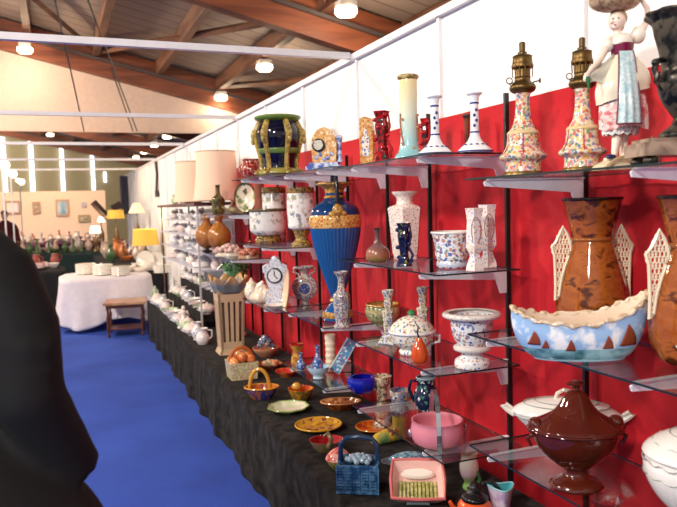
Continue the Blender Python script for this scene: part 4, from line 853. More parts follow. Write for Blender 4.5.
t.L('body', FL((60, 100, 160), [(226, 230, 236), (196, 90, 80), (30, 60, 120)], 70, .42), [(4.4, 0), (6.4, 4), (6.4, 10), (3.4, 17), (2, 21), (2, 28), (3, 30)], seg=24, inner=(.6, 20))
t = It('white_bowl', 'small pale blue and white footed bowl with orange inside', 'bowl', 318.5, 388, .64, 10)
t.L('bowl', G((176, 204, 220), .12), [(5.6, 0), (5.4, 2), (9.6, 7), (11.4, 11.5)], seg=32, inner=(.9, 3)); t.L('painted_centre', G((226, 150, 100), .2), [(5, 3.1), (4, 3.5)], seg=24)
t = It('wrapped_column', 'cream ringed column ornament standing behind the blue bottle', 'ornament', 331, 370, .64, 6)
t.L('body', G((226, 206, 180), .3), [(7, 0), (6, 2), (5, 5), (5.6, 9), (4.8, 11), (5.4, 15), (4.6, 17), (5.2, 21), (4.6, 23), (5.4, 27), (5, 29), (5.6, 33), (5.2, 36)], seg=20)
t = It('blue_tile_box', 'blue flowered ceramic box leaning steeply on a wire stand', 'box', 342.5, 374, .64, 9)
BT = FL((96, 150, 190), [(226, 236, 240), (190, 110, 130), (60, 100, 160)], 70, .45)
b = B(); b.box(-5, 5, -3.5, 3.5, 0, 36); o = t.part('box', BT, b, flat=True); o.rotation_euler = (0, radians(31), 0); o.location = (-8*t.k, 0, 3.2*t.k)
b = B(); b.box(-5.3, -4.6, -3.7, 3.7, 0, 36); b.box(4.6, 5.3, -3.7, 3.7, 0, 36); e = t.part('edge', G((180, 214, 226), .2), b, flat=True, parent=None); e.rotation_euler = o.rotation_euler; e.location = o.location
t.part('wire_stand', BLACKM, B().tube([(-9, 4.4, 0), (10, 4.4, 30)], .6, 5).tube([(12, 4.4, 0), (9, 4.4, 30)], .6, 5).tube([(-9, 4.4, .6), (12, 4.4, .6)], .6, 5))
t = It('yellow_vase', 'small yellow vase with red lined flared mouth at the left end of a low shelf', 'vase', 297.5, 371, .64, 7)
t.L('body', MB((206, 150, 50), (150, 90, 40), 40, .15), [(5, 0), (6.4, 3), (5.6, 10), (4.4, 15), (7.6, 22)], seg=24, inner=(.8, 8)); t.L('lip', REDG, [(7.4, 21.6), (7.7, 22.4), (6.8, 22.6)], seg=24, inner=(.7, 20))
t = It('tiny_blue_vase', 'tiny blue vase in front of the small yellow vase', 'vase', 301, 373.5, .64, 5)
t.L('body', FL((50, 80, 150), [(200, 214, 226), (100, 140, 190)], 80, .4), [(3, 0), (4.6, 3), (4, 7), (1.6, 11), (1.6, 15), (2.4, 17)], seg=18)
# ------------------------------------------------------------------ table, near part
TT = .4505
def tit(name, label, cat, px, py, r=10, **kw): return It(name, label, cat, px, py, TT, r, lo=1.0, hi=1.64, **kw)
t = tit('pierced_umbrella_stand', 'tall cream pottery umbrella stand with slots and blue grey wavy top', 'umbrella stand', 231, 352, 17, k=None)
CR = G((206, 176, 140), .3)
for sx_, pts in ((0, None),):
    b = B(); hs = [(0, 18.5), (4, 15.5), (60, 18.5)]
    def wid(h): return 15.2+3.2*h/60 if h > 5 else 18.5-3*h/5
    # four slotted walls from vertical strips
    for side in range(4):
        a = side*pi/2+.35; ca, sa = cos(a), sin(a)
        def P3(x, y, h): return (x*ca-y*sa, x*sa+y*ca, h)
        xs = [-1, -.8, -.55, -.3, -.12, .12, .3, .55, .8, 1]
        for i in range(9):
            solid = i % 2 == 0
            for (h0, h1) in (((0, 5), (5, 12), (12, 52), (52, 62)) if solid else ((0, 5), (5, 12), (52, 62))):
                if True:
                    vv = []
                    for h in (h0, h1):
                        w = wid(h)*.72
                        for x in (xs[i], xs[i+1]):
                            for yy in (w, w-2.2): vv.append(P3(x*w, -yy, h))
                    b.add(vv, [(0, 1, 3, 2), (4, 6, 7, 5), (0, 2, 6, 4), (1, 5, 7, 3), (0, 4, 5, 1), (2, 3, 7, 6)])
    t.part('slotted_body', CR, b, flat=True)
t.L('liner', G((110, 86, 66), .5), [(10, 1), (10.6, 54)], seg=4, rot=.35+pi/4, sm=False, inner=(.6, 2))
b = B(); b.grid(lambda u, v: (lambda a, r, h: (r*cos(a), r*sin(a), h))(2*pi*u+.35+pi/4, (18.3+v*5.5)*(1/(max(abs(cos(2*pi*u+pi/4)), abs(sin(2*pi*u+pi/4))))**.75*.76), 60+v*14+v*3.4*cos(2*pi*u*8)), 96, 6, cu=True)
o = t.part('wavy_top', GR([(.0, (84, 96, 106)), (.9, (110, 118, 120)), (1, (196, 150, 90))], 80*t.k, .2, .1), b, ang=80); sd = o.modifiers.new('thickness', 'SOLIDIFY'); sd.thickness = .008
t.L('lip', G((206, 160, 100), .2), [(19, 60), (20, 68)], seg=4, rot=.35+pi/4, sm=False, inner=(1, 61))
def arch(w, h0, h, y=0, n=12): return [(-w*cos(j*pi/n), y, h0+(h-h0)*sin(j*pi/n)) for j in range(n+1)]
t = tit('fruit_basket', 'square woven pottery basket filled with orange fruit, arched handle', 'basket', 242, 377, 14, rz=CAMROT+.35)
t.L('box', FL((206, 196, 150), [(170, 160, 110), (226, 214, 180), (190, 140, 110)], 90, .5), [(18, 0), (20, 17)], seg=4, rot=pi/4, sm=False, inner=(1.6, 3)); b = B()
for j in range(9): b.ball((-8+8*(j % 3), -8+8*(j//3), 17+2*((j*5) % 3)), (5, 5, 4.6), seg=10, rings=7)
t.part('fruit', MB((196, 96, 50), (226, 150, 90), 20, .15), b); t.part('handle', G((180, 100, 50), .15), B().tube(arch(12, 15, 30), 2, 8))
t = tit('bouquet_dish', 'small pink dish topped with blue modelled flowers beside the umbrella stand', 'dish', 266, 356, 12)
t.L('dish', MB((206, 120, 90), (170, 140, 110), 30, .15), [(7, 0), (9, 2), (13, 7), (13.4, 9)], seg=28, inner=(1, 3)); b = B()
for j in range(14): a = j*2.4; r = 7*sqrt(j/14); b.ball((r*cos(a), r*sin(a), 10+9*(1-j/14)), (3, 3, 2.6), seg=7, rings=5)
t.part('flowers', FL((90, 100, 120), [(60, 90, 150), (150, 110, 80), (170, 180, 190)], 60, .5), b)
def dish(name, label, px, py, r, mat, h=5, cat='dish', n=0, rimc=None, sy=1, base=.55, scale=None, inside=None, **kw):
    t = tit(name, label, cat, px, py, r, **kw); hh = h
    t.L('bowl', [mat, inside or mat], [(r*base, 0), (r*(base+.05), .8), (r*.85, hh*.6), (r*.99, hh)], seg=48, inner=(1, 1.2), im=1, sy=sy, scal=((.035, n) if n else None))
    if rimc: t.part('rim', rimc, B().tube([(r*(1+(.035*cos(n*a) if n else 0))*cos(a)-0, r*sy*(1+(.035*cos(n*a) if n else 0))*sin(a), hh) for a in [j*pi/24 for j in range(48)]], .8, 6, closed=True))
    return t
t = dish('fruit_dish', 'colourful dish of modelled fruit behind the handled orange basket', 270, 369, 13, MAJ, 6, inside=ORG); b = B()
for j in range(9): a = j*2.4; r = 7*sqrt(j/9); b.ball((r*cos(a), r*sin(a), 6), (3.4, 3.4, 3), seg=8, rings=6)
t.part('fruit', MB((210, 130, 90), (180, 190, 150), 30, .15), b)
dish('red_dish', 'small red and yellow leaf dish beside the yellow vase', 287, 376, 12, MB((200, 110, 50), (190, 50, 50), 30, .12), 6, n=5)
t = dish('handled_basket', 'orange and blue boat shaped basket with tall hoop handle', 262, 399, 17, MB((160, 90, 30), (50, 50, 110), 22, .1), 12, 'basket', sy=.7, inside=ORG, rimc=G((214, 150, 50), .15)); t.part('hoop_handle', G((204, 146, 50), .15), B().tube([(x*.62-2, y, z) for x, y, z in arch(16, 10, 30)], 1.9, 8))
t = dish('lidded_pot', 'squat yellow and green majolica pot left of the pale blue bowl', 301, 400, 13, MB((190, 130, 40), (110, 90, 40), 24, .12), 12, 'pot', inside=ORG); t.part('knob', G((210, 150, 60), .15), B().ball((-4, 0, 14), (5, 4, 4)))
dish('green_plate', 'pale green and white leaf edged plate on the black velvet', 288.5, 411, 20, MB((190, 190, 120), (150, 170, 110), 20, .12), 5, 'plate', 9, G((130, 150, 80), .15), inside=MB((226, 206, 196), (196, 206, 160), 16, .12))
dish('yellow_plate', 'round yellow ochre plate with purple plums on the black velvet', 318.5, 428, 23, ORG, 4, 'plate', 0, G((220, 160, 40), .15), inside=FL((206, 150, 40), [(120, 50, 60), (170, 110, 30), (226, 180, 60)], 26, .45))
dish('rectangular_dish', 'long brown and orange dish below the cobalt ashtray', 341, 409, 20, MB((190, 100, 40), (120, 60, 30), 22, .12), 8, sy=.62, rimc=G((206, 140, 90), .15), inside=FL((160, 90, 50), [(226, 170, 110), (110, 50, 30)], 30, .5))
dish('orange_plate', 'orange pottery plate behind the tall patterned candlestick', 374, 430, 18, ORG, 4, 'plate', 0, G((190, 110, 30), .15))
t = dish('red_sauce_dish', 'green majolica sauce dish with red lining and curled handle', 327, 451, 18, MB((110, 120, 60), (150, 110, 90), 26, .12), 12, sy=.8, inside=REDG, n=0); t.part('curled_handle', MB((150, 140, 100), (110, 90, 60), 40), B().tube([(2, -13, 8), (5, -14, 16), (2, -10, 22), (-2, -8, 18)], [2.6, 2.4, 2.2, 1.4], 8))
t = dish('strawberry_dish', 'small cream and red covered dish left of the blue basket', 339, 468, 13, MB((190, 170, 90), (110, 120, 60), 26, .12), 10, base=.5); t.L('lid', MB((196, 50, 60), (226, 170, 150), 30, .12), [(13.4, 10), (12, 13), (7, 18), (2, 21)], seg=32)
# blue basket
t = tit('blue_basket', 'square blue woven pottery basket with angular handle and glass grapes', 'basket', 360, 489, 24, rz=CAMROT-.15)
BB = MB((34, 74, 116), (78, 120, 156), 30, .15)
t.L('box', BB, [(27, 0), (28.5, 28)], seg=4, rot=pi/4, sm=False, inner=(2.4, 4), sy=.8)
b = B()
for j in range(9):
    for i in range(5): b.box(-19.5+i*8, -13.5+i*8, -16.4-.25*j*.0-1.0, -15.0, 2+j*3, 3.6+j*3)
for i in range(6): b.tube([(-20+i*8, -16.8, 0), (-20.6+i*8.25, -17, 28)], .9, 5)
t.part('weave', BB, b, flat=True)
b = B(); b.tube([(-19, 0, 26), (-18, 0, 44), (-13, 0, 50), (0, 0, 52), (13, 0, 50), (18, 0, 44), (19, 0, 26)], 2.6, 8); t.part('handle', G((30, 50, 80), .15), b)
b = B()
for j in range(20): a = j*2.4; r = 13*sqrt(j/20); b.ball((r*cos(a), r*.8*sin(a), 28+4*(1-j/20)), (3.2, 3.2, 3), seg=8, rings=6)
t.part('grapes', G((150, 170, 186), .06), b, label='shiny pale blue grapes'); b = B()
for j in range(22): b.ball((-20+j*1.9, -17.2, 1), (1.3, 1.3, 1.3), seg=6, rings=4)
t.part('beaded_foot', BB, b)
# candlestick, patterned jar, shoe
t = tit('waisted_vase', 'tall waisted brown and cream patterned vase behind the pottery shoe', 'vase', 382.5, 427, 9)
WP = FL((190, 170, 140), [(90, 60, 50), (160, 90, 60), (226, 214, 190), (70, 80, 90)], 70, .5)
t.L('body', WP, [(9, 0), (9.6, 3), (5.6, 9), (8.6, 17), (5, 24), (5.4, 36), (6, 40), (9.8, 49), (10.2, 52)], seg=24, inner=(1, 34))
t = tit('pottery_shoe', 'green and yellow pottery shoe with painted ankle collar', 'ornament', 393, 440, 12)
SHO = MB((196, 160, 60), (70, 120, 80), 12, .12, (190, 110, 50))
b = B(); b.tube([(8, 0, 8), (2, -3, 7.5), (-8, -8, 6.5), (-17, -12, 5), (-22, -14, 4.5)], [8, 8, 7, 5.6, 2.4], 16); b.tube([(6, 0, 5), (8, 0, 18), (8, 0, 28)], [9, 8.4, 9], 16); t.part('shoe', SHO, b)
t.L('collar', FL((120, 120, 140), [(60, 60, 110), (196, 140, 60), (200, 190, 170)], 60, .5), [(9, 26), (10.5, 30), (10, 36), (9, 40), (10.6, 45), (10.4, 51)], c=(8, 0, 0), seg=24, inner=(1.2, 40)); b = B(); b.tube([(4, -12, 14), (-6, -14, 14)], 1, 5); b.tube([(2, -12, 17), (-3, -14, 10)], 1, 5); t.part('lace', G((190, 110, 50), .2), b)
t = tit('fish_dish', 'grey blue oval dish with a modelled fish behind the pink square dish', 'dish', 413, 466, 30)
t.L('dish', G((100, 112, 120), .12), [(20, 0), (26, 2), (31, 5), (32, 6)], seg=48, sy=.5, inner=(1, 1.5)); b = B(); b.tube([(-24, 0, 7), (-18, 0, 8), (-6, 0, 9), (8, 0, 8.5), (17, 0, 7.5), (21, 0, 7)], [1.5, 4.6, 6.4, 5.6, 2.4, 1.4], 14); b.tube([(20, 0, 7), (27, 4, 7)], [1.5, 3], 6); b.tube([(20, 0, 7), (27, -4, 7)], [1.5, 3], 6)
t.part('fish', FL((96, 130, 150), [(60, 90, 120), (140, 170, 180)], 90, .5), b)
t = tit('square_dish', 'square pink rimmed asparagus dish with green ribs, tilted forward on a pale foot', 'dish', 418, 500, 24, rz=CAMROT-.1)
t.L('foot', G((170, 206, 214), .15), [(16, 0), (15, 4), (10, 8)], seg=4, rot=pi/4, sm=False)
b = B(); b.lathe([(14, 0), (27, 1), (28, 2.7), (33, 8), (36, 13)], seg=4, rot=pi/4, sm=False, inner=(2, 2.5)); o = t.part('tray', [G((236, 190, 180), .15)], b); o.location = (0, 0, 12*t.k); o.rotation_euler = (radians(24), 0, 0)
b = B(); b.tube([(x, y, 13) for x, y in [(-25, -25), (0, -26.5), (25, -25), (26.5, 0), (25, 25), (0, 26.5), (-25, 25), (-26.5, 0)]], 1.8, 7, closed=True); o2 = t.part('rim', G((206, 110, 110), .15), b, parent=o)
b = B()
for j in range(10): x = -17+j*3.8; b.tube([(x, -22.5, 11), (x, -18, 5), (x, 4, 4.2)], 1.75, 6)
t.part('asparagus_rib', MB((150, 150, 80), (206, 196, 140), 60, .15), b, parent=o); b = B(); b.lathe([(11, 3), (17, 6), (15, 9)], seg=24, sy=.36, c=(0, 12.5, 0)); t.part('white_bow', G((240, 228, 216), .15), b, parent=o)
t = tit('tulip_vase', 'white pink and green tulip shaped vase at the bottom of the photo', 'vase', 469, 489, 9)
t.L('body', GR([(0, (80, 140, 60)), (.3, (150, 180, 100)), (.5, (226, 190, 200)), (1, (238, 230, 206))], 38*t.k, .15), [(6, 0), (7, 2), (4.6, 7), (8.6, 15), (9.6, 24), (7.6, 34), (9, 37)], seg=24, scal=(.06, 3), inner=(1, 12)); b = B(); b.tube([(6, -4, 4), (10, -5, 12), (8, -5, 20)], [1.6, 2, 1], 7); t.part('leaf', GREEN, b)
t = tit('coffee_pot', 'orange pottery coffee pot with black lid and black handle at the bottom edge', 'coffee pot', 475, 520, 14)
t.L('body', G((216, 84, 36), .12), [(14, 0), (17, 6), (17, 16), (12, 22)], seg=32); t.L('lid', G((24, 22, 24), .12), [(13, 21), (13.4, 24), (9, 28), (7, 30), (8, 32), (5, 35), (4, 38), (1, 40)], seg=28); b = B(); b.tube([(8, 4, 36), (18, 4, 38), (26, 3, 28), (28, 2, 14), (18, 2, 5)], [1.6, 2.2, 2.4, 2.4, 2], 9); t.part('handle', G((28, 30, 30), .15), b)
b = B(); b.tube([(-14, 0, 8), (-22, 0, 14), (-25, 0, 20)], [3, 2.4, 1.8], 8); t.part('spout', G((216, 84, 36), .12), b)
t = tit('heart_vase', 'pale violet vase with turquoise lined heart shaped mouth at the bottom edge', 'vase', 502, 519, 12)
def heart(a, r): return (r*(1.0*sin(a)*(.82+.18*abs(sin(a)))), r*(.80*cos(a)-.32*cos(2*a)+.12*abs(sin(a))))
b = B(); b.grid(lambda u, v: (lambda p: (p[0], -p[1]*-1, v*34))(heart(2*pi*u, 8+5.5*v**1.5)), 48, 8, cu=True, mi=0); b.grid(lambda u, v: (lambda p: (p[0], p[1], 34-v*26))(heart(2*pi*u, 12.4-5*v)), 48, 6, cu=True, mi=1); b.add([(*heart(2*pi*j/48, 7.4), 8) for j in range(48)], [tuple(range(48))], 1); b.add([(*heart(2*pi*j/48, 8), 0) for j in range(48)], [tuple(range(48))], 0)
t.part('body', [MB((176, 150, 190), (206, 190, 206), 30, .15), TEAL], b, ang=80); t.part('rim', G((140, 196, 206), .12), B().tube([(*heart(2*pi*j/36, 13), 34) for j in range(36)], .9, 6, closed=True))
# ------------------------------------------------------------------ far china on the black table and on the little shelf unit
def pot(kind, name, label, px, py, z, X, s, mat, mat2=None, group='white china on the far table', lo=1.08):
    t = It(name, label, kind, px, py, z, s, X=X, group=group, lo=lo, hi=1.62); m2 = mat2 or mat
    if kind == 'teapot':
        t.L('body', mat, [(s*.5, 0), (s*.9, s*.35), (s, s*.8), (s*.6, s*1.35)], seg=20); t.L('lid', m2, [(s*.6, s*1.3), (s*.4, s*1.55), (s*.12, s*1.7), (s*.16, s*1.9)], seg=16)
        t.part('spout', mat, B().tube([(-s*.8, 0, s*.5), (-s*1.2, 0, s*.9), (-s*1.4, 0, s*1.3)], [s*.2, s*.15, s*.1], 7)); t.part('handle', mat, B().tube([(s*.8, 0, s*1.1), (s*1.3, 0, s*1.1), (s*1.3, 0, s*.5), (s*.85, 0, s*.4)], s*.1, 6))
    elif kind == 'bowl':
        t.L('bowl', mat, [(s*.45, 0), (s*.5, s*.12), (s*.9, s*.45), (s, s*.7)], seg=24, inner=(s*.08, s*.15)); t.L('foot', m2, [(s*.5, -.01), (s*.48, s*.12)], seg=20, sm=False)
    elif kind == 'tureen':
        t.L('bowl', mat, [(s*.5, 0), (s*.55, s*.1), (s*.9, s*.4), (s, s*.75)], seg=24); t.L('lid', m2, [(s*1.02, s*.73), (s*.9, s*.95), (s*.4, s*1.25), (s*.12, s*1.3), (s*.18, s*1.45)], seg=24)
        b = B()
        for q in (-1, 1): b.tube([(q*s*.95, 0, s*.65), (q*s*1.25, 0, s*.6), (q*s*.9, 0, s*.4)], s*.08, 6)
        t.part('handle', mat, b)
    elif kind == 'vase':
        t.L('body', mat, [(s*.55, 0), (s*.8, s*.5), (s, s*1.3), (s*.5, s*2.1), (s*.45, s*2.5), (s*.7, s*2.8)], seg=20, inner=(s*.1, s*1.6)); t.L('foot', m2, [(s*.7, -.01), (s*.6, s*.12)], seg=20, sm=False)
    elif kind == 'jug':
        t.L('body', mat, [(s*.6, 0), (s*.85, s*.5), (s*.8, s*1.1), (s*.55, s*1.6), (s*.7, s*2)], seg=20, inner=(s*.08, s)); t.part('handle', mat, B().tube([(s*.6, 0, s*1.8), (s*1.2, 0, s*1.7), (s*1.15, 0, s*.9), (s*.8, 0, s*.6)], s*.1, 6))
    elif kind == 'plates':
        t.L('plates', mat, [(s*.7, 0), (s, s*.1), (s*.96, s*.16), (s, s*.24), (s*.96, s*.3), (s, s*.4), (s*.96, s*.46), (s, s*.56), (s*.97, s*.6)], seg=28, sm=False)
    elif kind == 'figurine':
        t.L('base', m2, [(s*.8, 0), (s*.75, s*.2)], seg=16, sm=False); b = B(); b.lathe([(s*.7, s*.2), (s*.5, s), (s*.3, s*1.6), (s*.34, s*1.9), (s*.14, s*2.1)], seg=14); b.ball((0, 0, s*2.3), (s*.24, s*.24, s*.3)); b.tube([(-s*.3, 0, s*1.9), (-s*.65, -s*.1, s*1.5), (-s*.35, -s*.3, s*1.25)], s*.1, 6); b.tube([(s*.3, 0, s*1.9), (s*.6, -s*.1, s*1.6), (s*.5, -s*.3, s*2)], s*.1, 6); t.part('figure', mat, b)
    return t
WFL = FL((232, 222, 216), [(206, 150, 140), (150, 160, 190), (190, 180, 130)], 40, .28); WBL = FL((232, 228, 224), [(90, 110, 180), (60, 80, 150)], 45, .3); WPK = G((236, 214, 204), .15); WWH = G((236, 228, 222), .12); LGN = FL((190, 206, 170), [(110, 150, 90), (226, 220, 190)], 40, .4)
ML = [WWH, WFL, WPK, WBL, LGN]
MN = ['plain white', 'flower painted white', 'creamy pink', 'blue painted', 'pale green']
o = B().box(1.27, 1.57, 6.68, 8.92, TT, .58).box(1.44, 1.57, 6.68, 8.92, .58, .74).make('stepped_riser', VEL, flat=True); tag(o, 'black velvet stepped riser under the far white china', 'riser')
ORD = ['nearest', 'second', 'third', 'fourth', 'fifth', 'sixth', 'seventh', 'eighth', 'ninth', 'tenth', 'eleventh', 'twelfth', 'thirteenth', 'fourteenth']
random.seed(3); KD = ['tureen', 'bowl', 'teapot', 'bowl', 'figurine', 'jug', 'tureen', 'vase', 'bowl']
for row, X, z, y0, y1, n in (('front', 1.12, TT, 5.92, 8.95, 14), ('middle', 1.33, .581, 6.74, 8.82, 9), ('back', 1.495, .741, 6.72, 8.84, 10)):
    for j in range(n):
        kd = KD[(j*2+len(row)) % 9]; mi = (j*3+len(row)) % 5; y = y0+(y1-y0)*j/(n-1)
        px, py, d = proj((X, y, z)); s = {'bowl': .088, 'tureen': .078, 'teapot': .066, 'jug': .062, 'vase': .048, 'figurine': .07}[kd]*random.uniform(.9, 1.08)*FPX/d
        s *= {'back': .85, 'middle': 1.0, 'front': 1.16}[row]
        t = pot(kd, kd, '%s %s, %s from the umbrella stand in the %s row' % (MN[mi], kd, ORD[j], row), px, py, z, X, s, ML[mi], ML[(mi+1) % 3])
        t.e.location = (X, y, z)
# crates/risers so the pile steps up: a low white riser
t = It('green_leaf_jardiniere', 'green majolica leaf jardiniere on a tall pedestal behind the umbrella stand', 'jardiniere', 214, 310, TT, 12, loc=Vector((1.47, 6.12, TT)))
t.L('pedestal', MB((70, 110, 80), (190, 190, 170), 20, .15), [(9, 0), (9, 3), (5, 8), (5, 40), (8, 46)], seg=24)
t.L('pot', MB((40, 96, 60), (110, 150, 100), 20, .12, (190, 190, 170)), [(6, 46), (9, 50), (11, 60), (12, 66)], seg=24, scal=(.07, 7), inner=(1, 50)); b = B()
for j in range(12):
    a = j*2.4; b.tube([(7*cos(a), 7*sin(a), 64), (12*cos(a), 10*sin(a), 70+3*(j % 3)), (17*cos(a), 12*sin(a), 68+2*(j % 2))], [1.6, 2.8, .6], 6)
t.part('leaf', MB((36, 100, 56), (120, 160, 110), 24, .12), b)
# little shelf unit
UY0, UY1, UX0, UX1 = 6.6, 9.0, 1.24, 1.6
root = bpy.data.objects.new('display_shelf_unit', None); C.objects.link(root); root.location = (0, 0, TT); tag(root, 'narrow dark topped shelf unit crowded with white china at the end of the black table', 'shelf unit')
DW = G((96, 60, 56), .4); zs = [1.02, 1.18, 1.34, 1.49]
B().box(UX0-.03, UX1+.02, UY0-.05, UY1+.05, 1.63-TT, 1.66-TT).make('top_board', DW, root, flat=True)
for z in zs: B().box(UX0, UX1, UY0, UY1, z-.014-TT, z-TT).make('shelf_board', G((206, 206, 216), .3), root, flat=True)
for x in (UX0+.01, UX1-.01):
    for y in (UY0+.01, UY1-.01): B().box(x-.008, x+.008, y-.008, y+.008, 0, 1.63-TT).make('post', DW if y > 7 else G((196, 190, 190), .3), root, flat=True)
kinds = ['bowl', 'tureen', 'teapot', 'jug', 'vase', 'plates']
random.seed(11)
for li, z in enumerate([TT]+zs+[1.66]):
    if li == 0: continue
    nn = 9 if li < 5 else 3
    for j in range(nn):
        y = UY0+.12+(UY1-UY0-.24)*j/(nn-1); X = 1.34 if j % 2 else 1.42
        kd = kinds[(li*3+j*2) % 6]; mi = (li+j*3) % 4
        if li == 5: kd = 'vase'; mi = 4; y = 8.3+.22*j
        s = {'bowl': 8, 'tureen': 6, 'teapot': 5, 'jug': 4.2, 'vase': 3.6, 'plates': 8}[kd]*(8.2/ y)*1.0
        px, py, d = proj((X, y, z))
        lv = ['', 'lowest shelf', 'second shelf', 'third shelf', 'upper shelf', 'dark top board'][li]
        t = pot(kd, {'plates': 'plate_stack'}.get(kd, kd), '%s %s on the %s of the unit, %s from near end' % (MN[mi], 'plate stack' if kd == 'plates' else kd, lv, ['first', 'second', 'third', 'fourth', 'fifth', 'sixth', 'seventh', 'eighth', 'ninth'][j]), px, py, z, X, s, ML[mi], group='china on the shelf unit')
# white clothed table
def wt(u, v):
    # rounded rectangle plan
    cx, cy, hx, hy = .62, 10.35, .60, .55
    a = 2*pi*u; ca, sa = cos(a), sin(a); m = (abs(ca)**5+abs(sa)**5)**(-.2); x, y = ca*m, sa*m
    if v < .15: t = v/.15; return (cx+hx*x*t, cy+hy*y*t, .72)
    t = (v-.15)/.85; w = .02+.10*sin(a*9+1)*t+.06*sin(a*17)*t
    k = 1+(.08*t+w*t*.6); dz = .10+.07*sin(a*4+.6)
    return (cx+hx*x*k, cy+hy*y*k, .72-(.72-.02-max(0, dz)*.9)*t)
o = B().grid(wt, 160, 22, cu=True).make('white_tablecloth', G((232, 222, 226), .8), ang=80); sd = o.modifiers.new('thickness', 'SOLIDIFY'); sd.thickness = .003
tag(o, 'long white cloth falling in folds over the plate table by the aisle', 'tablecloth')
# plates on it
PW = FL((232, 224, 210), [(196, 180, 160), (170, 180, 170)], 40, .2)
pl_ = [('plates', 86, 274, 10, 'stack of cream plates at the left front of the white table'), ('plates', 103, 275, 10, 'stack of pale plates second from left on the white table'), ('plates', 121, 275.5, 9, 'low stack of plates in the middle of the white table'), ('plates', 162, 273, 8, 'tall stack of plates at the right end of the white table'), ('tureen', 101, 264, 7, 'lidded tureen on the white table behind the second stack'), ('bowl', 128, 266, 9, 'wide patterned bowl behind the low plate stack'),
       ('bowl', 140, 272, 7, 'small white bowl right of the low plate stack'), ('tureen', 146, 264, 7, 'white tureen near the yellow lampshade'), ('jug', 153, 270, 4, 'white jug before the upright plates'), ('bowl', 112, 266, 6, 'shallow cream bowl behind the low stack'), ('jug', 134, 262, 4, 'cream jug at the back of the white table')]
for kd, px, py, s, lab in pl_:
    p = on_z(px, py, .723); pY = min(max(p.y, 9.95), 10.5)
    q = on_y(px, py, pY); X = q.x
    t = It({'plates': 'plate_stack'}.get(kd, kd), lab, {'plates': 'plates'}.get(kd, kd), px, py, .726, s, loc=Vector((X, pY, .726)), group='crockery on the white table')
    if kd == 'plates': t.L('plates', PW, [(s*.7, 0)]+[(s*(1 if i % 2 == 0 else .95), s*.08+i*s*.12) for i in range(9)], seg=32, sm=False)
    elif kd == 'tureen': t.L('bowl', PW, [(s*.5, 0), (s*.9, s*.4), (s, s*.75)], seg=24); t.L('lid', PW, [(s*1.02, s*.73), (s*.9, s*.95), (s*.4, s*1.25), (s*.12, s*1.3), (s*.18, s*1.45)], seg=24)
    elif kd == 'bowl': t.L('bowl', PW, [(s*.45, 0), (s*.9, s*.4), (s, s*.6)], seg=24, inner=(s*.08, s*.12))
    else: t.L('body', PW, [(s*.6, 0), (s*.85, s*.5), (s*.55, s*1.6), (s*.7, s*2)], seg=18, inner=(s*.08, s)); t.part('handle', PW, B().tube([(s*.6, 0, s*1.8), (s*1.2, 0, s*1.6), (s*.8, 0, s*.6)], s*.12, 6))
for px, r, lab in ((146, 9, 'white plate standing upright in front of the yellow drum lampshade'), (157, 8, 'white plate standing upright right of the first upright plate')):
    q = on_y(px, 270, 10.78); t = It('upright_plate', lab, 'plate', px, 0, 0, r, loc=Vector((q.x, 10.78, .726)), group='upright plates on the white table'); t.L('plate', PW, [(r*.6, 0), (r*.7, .6), (r, 1.6)], ax=(0, -1, .15), c=(0, 0, r+.2), seg=32, inner=(.5, .8)); t.part('stand', BLACKM, B().tube([(-2, -2, .4), (0, 2, 3), (2, -2, .4)], .4, 5))
# small side table with turned legs
root = bpy.data.objects.new('side_table', None); C.objects.link(root); root.location = (.80, 9.42, 0); root.rotation_euler.z = -.15; tag(root, 'small brown wooden side table with pale inlaid top and low shelf, on the carpet', 'table')
DK = G((92, 46, 30), .3)
B().box(-.26, .26, -.24, .24, .415, .445).make('tabletop', MB((196, 150, 110), (170, 116, 80), 8, .3), root, flat=True); B().box(-.23, .23, -.21, .21, .37, .415).make('apron', DK, root, flat=True)
for x in (-.21, .21):
    for y in (-.19, .19): B().lathe([(.012, 0), (.018, .03), (.012, .06), (.02, .1), (.016, .2), (.022, .26), (.012, .3), (.02, .37)], c=(x, y, 0), seg=10).make('leg', DK, root)
B().box(-.21, .21, -.19, .19, .09, .105).make('shelf', DK, root, flat=True)
# yellow lampshade lamps and others behind the white table
YS = G((226, 176, 70), .7, emit=.45); YS2 = G((240, 210, 170), .7, emit=.7)
LP = []
def tlamp(label, px, ytop, ybot, yfoot, r1, r2, Y, m, ztab=.75):
    a = on_y(px, ytop, Y); b0 = on_y(px, ybot, Y); k = proj(a)[2]/FPX
    root = bpy.data.objects.new('table_lamp', None); C.objects.link(root); root.location = (a.x, Y, ztab); tag(root, label, 'lamp', 'lit table lamps at the far stand')
    LP.append((a.x, Y)); zt, zb = a.z-ztab, b0.z-ztab
    B().lathe([(r2*k, zb), (r1*k, zt)], seg=28, sm=False, inner=(.004, zb+.002)).make('shade', m, root); B().lathe([(.07, 0), (.06, .03), (.03, .08), (.05, .16), (.05, zb*.6), (.015, zb*.75), (.012, zb+.05)], seg=16).make('base', G((120, 90, 50), .3, .4), root)
    ld = bpy.data.lights.new('lamp_bulb', 'POINT'); ld.energy = 22; ld.color = (1, .72, .36); ld.shadow_soft_size = .05; lo = bpy.data.objects.new('lamp_bulb', ld); C.objects.link(lo); lo.location = (a.x, Y, (a.z+b0.z)/2); return root
tlamp('lamp with a yellow drum shade over the upright plates', 145, 229, 245, 262, 11.5, 13, 12.4, YS); tlamp('lamp with a yellow drum shade left of the grey curtain', 115.5, 210, 218.5, 240, 7.5, 8.5, 14.8, YS); tlamp('lamp with a white cone shade before the white wall', 136.5, 203, 213, 240, 3.5, 8.5, 14.0, YS2)
